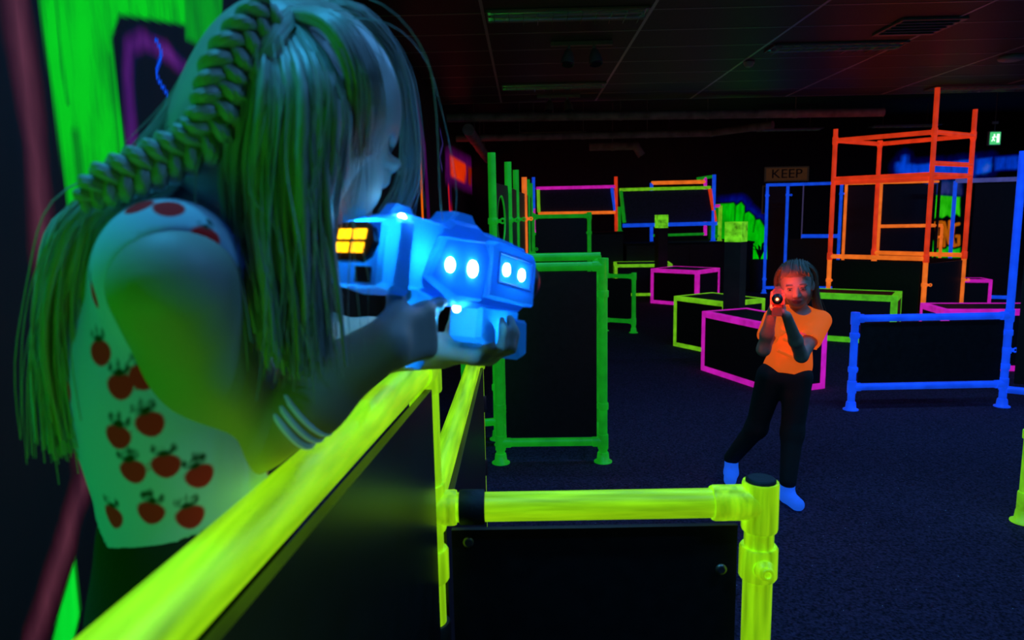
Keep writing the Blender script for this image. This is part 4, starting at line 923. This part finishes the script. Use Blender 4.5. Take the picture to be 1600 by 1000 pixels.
ER = at(398, 668, .63); WR_ = GW(.008, .026, -.086); WL_ = GW(.207, -.060, -.095); EL = WL_+V(-.15, .035, .004)
lo, hi = V(-.75, .28, GZ-.01), V(.22, 1.25, 1.70)
def torso(v, e=0.0, fl_=0.0):
    v.ell(CH+V(0, 0, -.075), MT, (.105+e, .078+e, .115+e), .03); v.ell((CH+PV)/2+V(0, 0, .0), MT, (.090+e+fl_*.6, .068+e+fl_*.6, .13+e), .04)
    v.ell(PV+V(0, 0, .02), MT, (.108+e+fl_, .082+e+fl_, .10+e), .04)
    v.cone(SR-rt*.03, SL+rt*.03, .045+e, .045+e, .03)
def legs(v, e=0.0):
    v.ell(PV+V(0, 0, -.01), MT, (.112+e, .088+e, .085+e), .03)
    for q in (-1, 1):
        hp = PV+rt*.052*q+V(0, 0, -.03); kn = PV+rt*.06*q+ft*.03+V(0, 0, -.33); an = V(kn[0], kn[1], GZ+.065)-ft*.03
        v.chain([hp, kn, an], [.066+e, .046+e, .034+e], .03)
        if e == 0: v.cone(an-V(0, 0, .03), an+nrm(V(.25, 1, 0))*.10-V(0, 0, .042), .028, .022, .02)
def arms(v):
    v.chain([SR, (SR+ER)/2+V(-.008, -.004, 0), ER], [.047, .043, .036], .02)
    v.chain([ER, ER*.6+WR_*.4+V(0, 0, -.004), WR_], [.037, .036, .0235], .02)
    v.chain([SL, EL], [.045, .036], .02); v.chain([EL, EL*.6+WL_*.4, WL_], [.036, .034, .023], .02)
v = Vol(lo, hi, .0042)
torso(v); legs(v); arms(v)
v.chain([NK, HD-MH[2]*.055-MH[1]*.02], [.046, .042], .03)
head_shapes(v, HD, MH, .98)
rh_f = nrm(gg*.94+gu*.24); hand_shapes(v, WR_, rh_f, nrm(-gs), 1, [(.15, .3, .2), (.75, 1.1, .7), (.85, 1.1, .7), (.9, 1.1, .7)], .98, thumb=(nrm(gu*.7+gg*.5-gs*.5), nrm(gg*.9-gs*.3)))
lh_f = nrm(gs*.95+gg*.12); hand_shapes(v, WL_, lh_f, nrm(gu), -1, [(.45, .95, .5), (.5, .95, .5), (.5, 1.0, .5), (.6, 1.0, .5)], .98, thumb=(nrm(gu*.8-gg*.5), nrm(gu*.9+gs*.2)), spread=.12)
girl = empty('person', (PV[0], PV[1], GZ), 'girl with braided blonde hair in strawberry print top aiming over the yellow barrier', 'person')
P, F = v.mesh(); body, P = np_mesh('body', P, F, M_SKN1, girl, 1)
def face_attrs(o, P, HD, MH, s, smile=0.0):
    q = (P-HD)@MH.T/s; r, f, u = q[:, 0], q[:, 1], q[:, 2]; fr_ = np.where(f > .03, 0, .05)
    attr(o, 'sd_lip', np.sqrt((r/2.3)**2+(u+.0635-smile*(r/.03)**2*.006)**2)-.0105+fr_)
    attr(o, 'sd_brow', np.hypot(np.maximum(np.abs(np.abs(r)-.030)-.013, 0), u-.022+((np.abs(r)-.03)**2)*6)-.0030+fr_)
    e = np.sqrt(((np.abs(r)-.029)/1.9)**2+(u+.001)**2); attr(o, 'sd_eye', e-.0062+fr_); attr(o, 'sd_iris', np.hypot(np.abs(r)-.029, u+.001)-.0058+np.where(e < .0062, 0, .02)+fr_)
    attr(o, 'sd_lash', np.hypot(np.maximum(np.abs(np.abs(r)-.029)-.011, 0), u-.006+((np.abs(r)-.029)**2)*18)-.0022+fr_)
face_attrs(body, P, HD, MH, .98)
# sleeveless top
v = Vol(V(-.62, .35, 1.02), V(-.05, 1.0, 1.50), .0038); torso(v, .0085, .002); v.cone(SR-rt*.020+V(0, 0, .016), SL+rt*.02+V(0, 0, .016), .050, .050, .02)
for q, s in ((SR, 1), (SL, -1)): v.ell(q+rt*s*.042+V(0, 0, -.030), MT, (.052, .064, .075), .006, sub=True)
v.cone(NK+ft*.035+V(0, 0, .0), NK+ft*.05+V(0, 0, .08), .050, .06, .004, sub=True); v.cone(NK, NK+V(0, 0, .1), .052, .052, .004, sub=True)
v.cut(lambda X, Y, Z: 1.182-Z+.010*np.sin(X*40)+.008*np.sin(Y*55))
P, F = v.mesh()
vis = [(135, 465), (146, 553), (184, 612), (228, 598), (181, 692), (238, 672), (202, 745), (262, 740), (166, 808), (231, 810), (322, 750), (306, 815), (126, 360), (214, 312), (270, 315), (332, 372), (366, 466), (396, 398), (386, 545)]
rel = P-CAMP; cc = rel@RC; pix = np.stack([800+FPX*cc[:, 0]/cc[:, 2], 500-FPX*cc[:, 1]/cc[:, 2]], 1)
cent = []
for px, py in vis:
    dd = np.hypot(pix[:, 0]-px, pix[:, 1]-py)
    cand = np.nonzero(dd < 12)[0]
    if len(cand): cent.append(P[cand[np.argmin(cc[cand, 2])]])
for i in rng.permutation(len(P)):
    if all(np.linalg.norm(P[i]-c) > .062 for c in cent): cent.append(P[i])
    if len(cent) > 70: break
sb = np.full(len(P), .05); slf = np.full(len(P), .05)
for j, c in enumerate(cent):
    d = P-c; h = d[:, 2]; l = np.sqrt(np.maximum((d**2).sum(1)-h**2, 0)); tl = (j % 5-2)*.12; sg = np.sign((d*ft).sum(1)+.3*(d*rt).sum(1)); lx = l*sg
    lx, h = lx*math.cos(tl)-h*math.sin(tl), lx*math.sin(tl)+h*math.cos(tl); wd = 1.0+.25*np.clip(-h/.013, -1, 1)
    sb = np.minimum(sb, np.hypot(lx*wd/1.06, h)-.0108)
    slf = np.minimum(slf, np.hypot(lx/2.0, h-.0115)-.0032); slf = np.minimum(slf, np.hypot(lx, (h-.018)/2.5)-.0018); slf = np.minimum(slf, np.hypot(lx-.008, (h-.016)/1.6)-.0022); slf = np.minimum(slf, np.hypot(lx+.008, (h-.016)/1.6)-.0022)
M_TOP = layered('white_cotton_with_strawberries', (.52, .62, .60), [('sd_berry', .0012, (.50, .018, .02)), ('sd_leaf', .0012, (.012, .045, .02))], .85, [(.01, .06, .55), ('sd_berry', .0012, (.24, .012, .015)), ('sd_leaf', .0012, (0, 0, 0))], .085, spec=.15)
shirt, P = np_mesh('strawberry_top', P, F, M_TOP, girl); attr(shirt, 'sd_berry', sb); attr(shirt, 'sd_leaf', slf)
v = Vol(V(-.62, .35, GZ+.06), V(-.05, 1.0, 1.22), .006); legs(v, .008); v.ell(PV+V(0, 0, .055), MT, (.105, .082, .13), .03); v.cut(lambda X, Y, Z: Z-1.200+0*X); v.cut(lambda X, Y, Z: GZ+.10-Z+0*X)
P, F = v.mesh(); np_mesh('trousers', P, F, M_JEAN, girl, 1)
# wrist bands
bq = ER*.70+WR_*.30+V(0, 0, -.003); bd = nrm(WR_-ER)
for i in range(3):
    c = bq+bd*(i*.009-.006); g = Geo().torus(c, nrm(bd+V(.08*(i-1), 0, .10*(i-1))), .0405-.0005*i, .0032, 36, 8); build('wrist_band', g, M_BAND, girl)
# hair: skull cap, locks and braid
R_, F_, U_ = MH
v = Vol(HD-.16, HD+.16, .0045)
v.ell(HD-F_*.016+U_*.026, MH, (.083, .098, .090), .01); v.ell(HD-F_*.05-U_*.03, MH, (.075, .06, .085), .03); v.ell(HD+R_*.03-F_*.015-U_*.045, MH, (.050, .060, .075), .02)
nf = lambda X, Y, Z: (X-HD[0])*F_[0]+(Y-HD[1])*F_[1]+(Z-HD[2])*F_[2]
nu = lambda X, Y, Z: (X-HD[0])*U_[0]+(Y-HD[1])*U_[1]+(Z-HD[2])*U_[2]
v.cut(lambda X, Y, Z: np.minimum(nf(X, Y, Z)-.045, .03-nu(X, Y, Z)))
P, F = v.mesh(); np_mesh('hair_base', P, F, M_HR1, girl, 1)
A = lambda l: [at(*q) for q in l]
Ps, Rs = [], []
def addl(g, n, r, j, m=16, tip=.25, wave=0.0):
    p_, r_ = lock([A(q) for q in g], n, m, r, j, tip, wave); Ps.append(p_); Rs.append(r_)
# front fall over the brow, lit by the blaster
G1 = [[(440, 20, .63), (505, 34, .585), (545, 100, .575), (552, 170, .59), (545, 238, .612)],
      [(446, 18, .64), (530, 32, .60), (580, 95, .605), (592, 165, .63), (578, 232, .66)],
      [(450, 14, .68), (550, 22, .66), (612, 90, .69), (630, 180, .72), (628, 270, .74), (612, 335, .74)],
      [(460, 10, .72), (560, 20, .73), (622, 95, .77), (640, 190, .78), (640, 280, .78), (612, 345, .76)]]
addl(G1[:2], 90, .0042, .003); addl(G1[3:], 26, .0026, .004); addl(G1[:2], 160, .0009, .004); addl(G1[3:], 120, .0008, .006)
# curtain down the near side of the head
G2 = [[(395, 40, .64), (385, 130, .59), (360, 250, .585), (372, 360, .58), (400, 440, .57), (425, 520, .57)],
      [(415, 28, .64), (430, 130, .575), (425, 260, .57), (430, 380, .565), (445, 470, .565), (452, 555, .57)],
      [(430, 22, .64), (480, 130, .57), (480, 260, .565), (480, 380, .57), (482, 470, .575), (480, 570, .58)],
      [(440, 20, .64), (518, 120, .58), (524, 230, .585), (498, 340, .59), (484, 440, .59), (478, 545, .595)]]
addl(G2, 190, .0050, .006, 20, .3, .002); addl(G2, 900, .0010, .007, 20, .4, .003)
# back fall behind the shoulder
G3 = [[(330, 150, .70), (250, 250, .66), (160, 310, .60), (105, 400, .60), (88, 540, .60), (108, 690, .60)],
      [(320, 170, .66), (240, 265, .62), (150, 330, .575), (112, 420, .575), (100, 540, .58), (122, 680, .585)],
      [(350, 170, .64), (260, 290, .60), (170, 330, .575), (128, 400, .565), (120, 520, .57), (150, 640, .58)]]
addl(G3, 110, .0050, .007, 20, .35, .002); addl(G3, 420, .0010, .010, 20, .4, .004)
G3b = [[(300, 150, .74), (200, 290, .70), (110, 340, .66), (80, 430, .64), (76, 560, .63), (92, 680, .62)], [(310, 150, .70), (210, 280, .66), (120, 330, .63), (92, 420, .61), (84, 560, .61), (100, 690, .61)]]
addl(G3b, 60, .0045, .006, 20, .35, .002)
# crown swept back into the braid
G4 = [[(470, 8, .68), (420, 30, .63), (370, 90, .61), (330, 150, .62), (280, 225, .62)], [(500, 6, .66), (440, 60, .59), (400, 140, .58), (350, 200, .59), (300, 250, .60)], [(440, 8, .72), (390, 40, .70), (340, 100, .68), (300, 170, .67), (250, 240, .65)]]
G4b = [[(425, 0, .66), (360, 50, .635), (315, 120, .62), (285, 180, .615), (240, 235, .60)], [(430, 0, .72), (352, 42, .69), (300, 112, .675), (262, 180, .66), (212, 245, .64)]]
addl(G4b, 60, .0035, .003); addl(G4b, 120, .0009, .005)
addl(G4, 110, .0045, .005); addl(G4, 300, .0010, .008)
# loose flyaway hairs
addl(G2+[G1[2]], 60, .0006, .022, 18, .5, .006)
tubes('loose_hair', np.concatenate([resample_ for resample_ in [np.array([resample(c, 20) for c in p_]) for p_ in Ps]]), np.concatenate([np.array([np.interp(np.linspace(0, 1, 20), np.linspace(0, 1, r_.shape[1]), q) for q in r_]) for r_ in Rs]), M_HR1, girl, 4)
sp = resample(A([(425, 14, .60), (385, 55, .585), (352, 110, .575), (340, 165, .57), (318, 215, .57), (268, 245, .565), (215, 268, .555), (165, 290, .548), (128, 318, .55)]), 130)
T = nrm_rows(np.gradient(sp, axis=0)); vd = nrm_rows(sp-CAMP); lat = nrm_rows(np.cross(T, vd)); dep = np.cross(T, lat)
s = np.linspace(0, 1, 130); wd = (.0088+.003*np.sin(np.pi*s))*np.where(s > .9, 1-(s-.9)*5, 1); ph = 2*np.pi*5.5*s
bp_, br_ = [], []
for k in range(3):
    a = ph+2*np.pi*k/3; base = sp+lat*(wd*1.15*np.sin(a))[:, None]+dep*(wd*.55*np.sin(2*a))[:, None]
    bp_.append(base); br_.append(wd*.62)
    for j in range(10):
        an = 2*math.pi*j/10; bp_.append(base+(lat*math.cos(an+.0)+dep*math.sin(an))*(wd*.58)[:, None]); br_.append(np.full(130, .0016))
tubes('braid', np.array(bp_), np.array(br_), M_HR1, girl, 8)
# ================================================================ CHILD IN ORANGE
M_SKN2 = layered('child_skin', (.42, .26, .19), [('sd_lip', .002, (.35, .08, .07)), ('sd_brow', .002, (.10, .06, .04)), ('sd_eye', .001, (.30, .28, .27)), ('sd_iris', .001, (.01, .01, .012)), ('sd_lash', .001, (.02, .012, .01))], .5)
M_HR2 = mat('light_brown_hair', (.20, .15, .10), .42, spec=.5)
M_LEG = mat('black_leggings_cloth', (.010, .009, .009), .85)
M_SOC = mat('fluorescing_blue_sock', (.03, .16, .8), .8, (.012, .13, .95), .55, bump=(400, .3))
led_r = mat('red_led', (1, .2, .1), .3, (1.0, .16, .06), 12.0)
c2 = nrm(V(-1.18, -3.2, .12)); MZ = at(1214.5, 467, 3.10)
bl2, G2W, (hg, hs, hu), hk = blaster('glowing red toy blaster held up by the child in orange', MZ-c2*.24, MZ, V(0, 0, 1), plastic('clear_red_plastic', (.9, .25, .16), (1.0, .06, .03)), led_r, 2.0, (1.0, .07, .03), (2.0, .9))
rt2 = nrm(V(-.98, .19, 0)); f2 = nrm(V(-.19, -.98, 0)); MT2 = np.array([rt2, f2, V(0, 0, 1)])     # her own right points to picture left
N2 = at(1249, 484, 3.53); C2 = at(1243, 520, 3.53); P2 = at(1229, 585, 3.53)
S2R, S2L = at(1209, 497, 3.52), at(1283, 501, 3.50)
H2 = at(1244, 445, 3.47); MH2 = frame_of(V(-.33, -.93, -.16), V(-.10, 0, 1))
E2R, E2L = at(1193, 546, 3.40), at(1252, 556, 3.34)
W2R, W2L = G2W(.012, .026, -.088), G2W(.17, -.050, -.101)
K2 = [at(1205, 588, 3.53), at(1182, 668, 3.60), at(1143, 716, 3.71)]; K3 = [at(1246, 590, 3.50), at(1238, 676, 3.46), at(1231, 752, 3.38)]
F2 = (V(K2[2][0], K2[2][1], .035), V(K2[2][0]-.03, K2[2][1]-.085, .026)); F3 = (V(K3[2][0], K3[2][1]+.005, .035), V(K3[2][0]+.018, K3[2][1]-.088, .026))
def torso2(v, e=0.0):
    v.ell(C2+V(0, 0, .035), MT2, (.104+e, .076+e, .11+e), .03); v.ell((C2+P2)/2, MT2, (.092+e, .068+e, .13+e), .04); v.cone(S2R-rt2*.025, S2L+rt2*.025, .043+e, .043+e, .03)
def legs2(v, e=0.0):
    v.ell(P2+V(0, 0, .0), MT2, (.104+e, .083+e, .085+e), .03)
    v.chain(K2, [.068+e, .048+e, .034+e], .03); v.chain(K3, [.068+e, .048+e, .034+e], .03)
def feet2(v, e=0.0):
    for K, Fo in ((K2, F2), (K3, F3)): v.chain([K[2]+V(0, 0, .02 if e else 0), Fo[0]+V(0, 0, e*.2), Fo[1]+V(0, 0, e*.2)], [.032+e, .032+e*.5, .026+e*.5], .02); v.cone(Fo[0]+nrm(Fo[0]-Fo[1])*.018, Fo[1], .026+e*.5, .026+e*.5, .015)
v = Vol(V(.82, 2.98, -.012), V(1.66, 3.95, 1.26), .0042)
torso2(v); legs2(v); feet2(v)
v.chain([S2R, (S2R+E2R)/2, E2R], [.041, .036, .031], .02); v.chain([E2R, E2R*.6+W2R*.4, W2R], [.031, .031, .0215], .018)
v.chain([S2L, (S2L+E2L)/2, E2L], [.041, .036, .031], .02); v.chain([E2L, E2L*.6+W2L*.4, W2L], [.031, .031, .0215], .018)
v.chain([N2, H2-MH2[2]*.05], [.040, .038], .02); head_shapes(v, H2, MH2, 1.0)
hand_shapes(v, W2R, nrm(hg*.8+hu*.5), nrm(-hs), 1, [(.15, .3, .2), (.75, 1.1, .7), (.85, 1.1, .7), (.9, 1.1, .7)], .9, thumb=(nrm(hu*.7+hg*.5-hs*.5), nrm(hg*.9-hs*.3)))
hand_shapes(v, W2L, nrm(hs*.7+hu*.55), nrm(hu*.8-hs*.5), -1, [(.7, .75, .3), (.8, .75, .3), (.9, .75, .3), (.95, .75, .3)], .9, thumb=(nrm(hu*.8-hg*.5), nrm(hu*.9+hs*.2)), spread=.1)
kid = empty('person', (P2[0], P2[1], 0), 'child in orange t-shirt, black leggings and blue socks aiming a red blaster', 'person')
P, F = v.mesh(); body, P = np_mesh('body', P, F, M_SKN2, kid, 1); face_attrs(body, P, H2, MH2, 1.0, 1.0)
v = Vol(V(1.0, 3.2, .62), V(1.66, 3.85, 1.12), .004); torso2(v, .009)
v.ell(P2+V(0, 0, .035), MT2, (.116, .094, .09), .04)
for S_, E_ in ((S2R, E2R), (S2L, E2L)): v.cone(S_, S_*.45+E_*.55, .050, .053, .02)
for S_, E_ in ((S2R, E2R), (S2L, E2L)):
    dd = nrm(E_-S_); q = S_*.48+E_*.52; v.cone(q+dd*.05, q+dd*.16, .052, .06, .002, sub=True)
v.cone(N2+f2*.03+V(0, 0, .01), N2+f2*.04+V(0, 0, .08), .052, .065, .004, sub=True)
for i, (a, b) in enumerate((((1225, 530), (1262, 545)), ((1216, 548), (1255, 566)), ((1262, 512), (1275, 545)), ((1222, 520), (1240, 515)))):
    q1, q2 = at(*a, 3.44), at(*b, 3.44); v.cone(q1, q2, .010, .006, .022)
v.cut(lambda X, Y, Z: P2[2]+.020-Z+.003*np.sin(X*45)-(X-P2[0])*.10)
P, F = v.mesh()
M_TEE_ = layered('fluorescent_orange_cotton', (.95, .13, .012), [('sd_letter', .002, (.95, .05, .10))], .75, 'base', .54, spec=.15)
shirt, P = np_mesh('orange_t_shirt', P, F, M_TEE_, kid, 1)
cc = (P-CAMP)@RC; px = 800+FPX*cc[:, 0]/cc[:, 2]; py = 500-FPX*cc[:, 1]/cc[:, 2]
lx = (P-C2)@(-rt2); lz = P[:, 2]-C2[2]; front = np.where((P-C2)@f2 > .02, 0, .05)
o1 = np.abs(np.hypot(np.maximum(np.abs(lx-.012)-.003, 0), np.maximum(np.abs(lz+.004)-.012, 0))-.008)-.0035
o0 = np.abs(np.hypot(np.maximum(np.abs(lx+.022)-.003, 0), np.maximum(np.abs(lz+.004)-.012, 0))-.008)-.0035
attr(shirt, 'sd_letter', np.minimum(o1, o0)+front)
v = Vol(V(.82, 3.15, .05), V(1.66, 3.95, .85), .005); legs2(v, .006); v.cut(lambda X, Y, Z: Z-P2[2]-.065+0*X); v.cut(lambda X, Y, Z: .085-Z+0*X)
P, F = v.mesh(); np_mesh('leggings', P, F, M_LEG, kid, 1)
for nm_, K, Fo in (('sock', K2, F2), ('sock', K3, F3)):
    v = Vol(V(K[2][0]-.15, K[2][1]-.22, -.004), V(K[2][0]+.15, K[2][1]+.13, .2), .0035)
    v.chain([K[2]+V(0, 0, .03), Fo[0], Fo[1]], [.037, .036, .029], .02); v.cone(Fo[0]+nrm(Fo[0]-Fo[1])*.018, Fo[1], .030, .029, .015); v.cut(lambda X, Y, Z: Z-.108+0*X); v.cut(lambda X, Y, Z: .001-Z+0*X)
    P, F = v.mesh(); np_mesh(nm_, P, F, M_SOC, kid, 1)
# hair
R_, F_, U_ = MH2
v = Vol(H2-.17, H2+.16, .0045)
v.ell(H2-F_*.016+U_*.024, MH2, (.080, .095, .087), .01); v.ell(H2-F_*.055-U_*.04, MH2, (.078, .05, .10), .03)
nf2 = lambda X, Y, Z: (X-H2[0])*F_[0]+(Y-H2[1])*F_[1]+(Z-H2[2])*F_[2]
nu2 = lambda X, Y, Z: (X-H2[0])*U_[0]+(Y-H2[1])*U_[1]+(Z-H2[2])*U_[2]
v.cut(lambda X, Y, Z: np.minimum(nf2(X, Y, Z)-.015, .055-nu2(X, Y, Z)))
P, F = v.mesh(); np_mesh('hair_base', P, F, M_HR2, kid, 1)
Q = lambda r, f, u: H2+R_*r+F_*f+U_*u
def side(s):
    return [[Q(s*.01, .03, .118), Q(s*.058, .025, .095), Q(s*.084, -.012, .05), Q(s*.088, -.045, -.03), Q(s*.086, -.06, -.11), Q(s*.095, -.07, -.18)],
            [Q(0, .0, .122), Q(s*.05, .0, .11), Q(s*.088, -.02, .05), Q(s*.092, -.04, -.03), Q(s*.10, -.05, -.11), Q(s*.115, -.055, -.19)],
            [Q(0, -.05, .11), Q(s*.05, -.06, .09), Q(s*.075, -.08, .03), Q(s*.075, -.09, -.06), Q(s*.08, -.09, -.13), Q(s*.09, -.085, -.20)]]
Ps, Rs = [], []
for s in (1, -1):
    for (n, r, j) in ((50, .004, .004), (220, .0011, .006)):
        p_, r_ = lock(side(s), n, 14, r, j, .3, .002); Ps.append(p_); Rs.append(r_)
front_ = [[Q(-.070, .050, .045), Q(-.066, .058, .070), Q(-.055, .03, .105), Q(-.06, -.03, .10)], [Q(-.03, .078, .072), Q(-.025, .066, .096), Q(-.02, .02, .122), Q(-.02, -.04, .115)], [Q(.03, .078, .072), Q(.025, .066, .096), Q(.02, .02, .122), Q(.02, -.04, .115)], [Q(.070, .050, .045), Q(.066, .058, .070), Q(.055, .03, .105), Q(.06, -.03, .10)]]
for (n, r) in ((40, .0035), (120, .001)):
    p_, r_ = lock(front_, n, 14, r, .004, .3); Ps.append(p_); Rs.append(r_)
tubes('loose_hair', np.concatenate(Ps), np.concatenate(Rs), M_HR2, kid, 4)
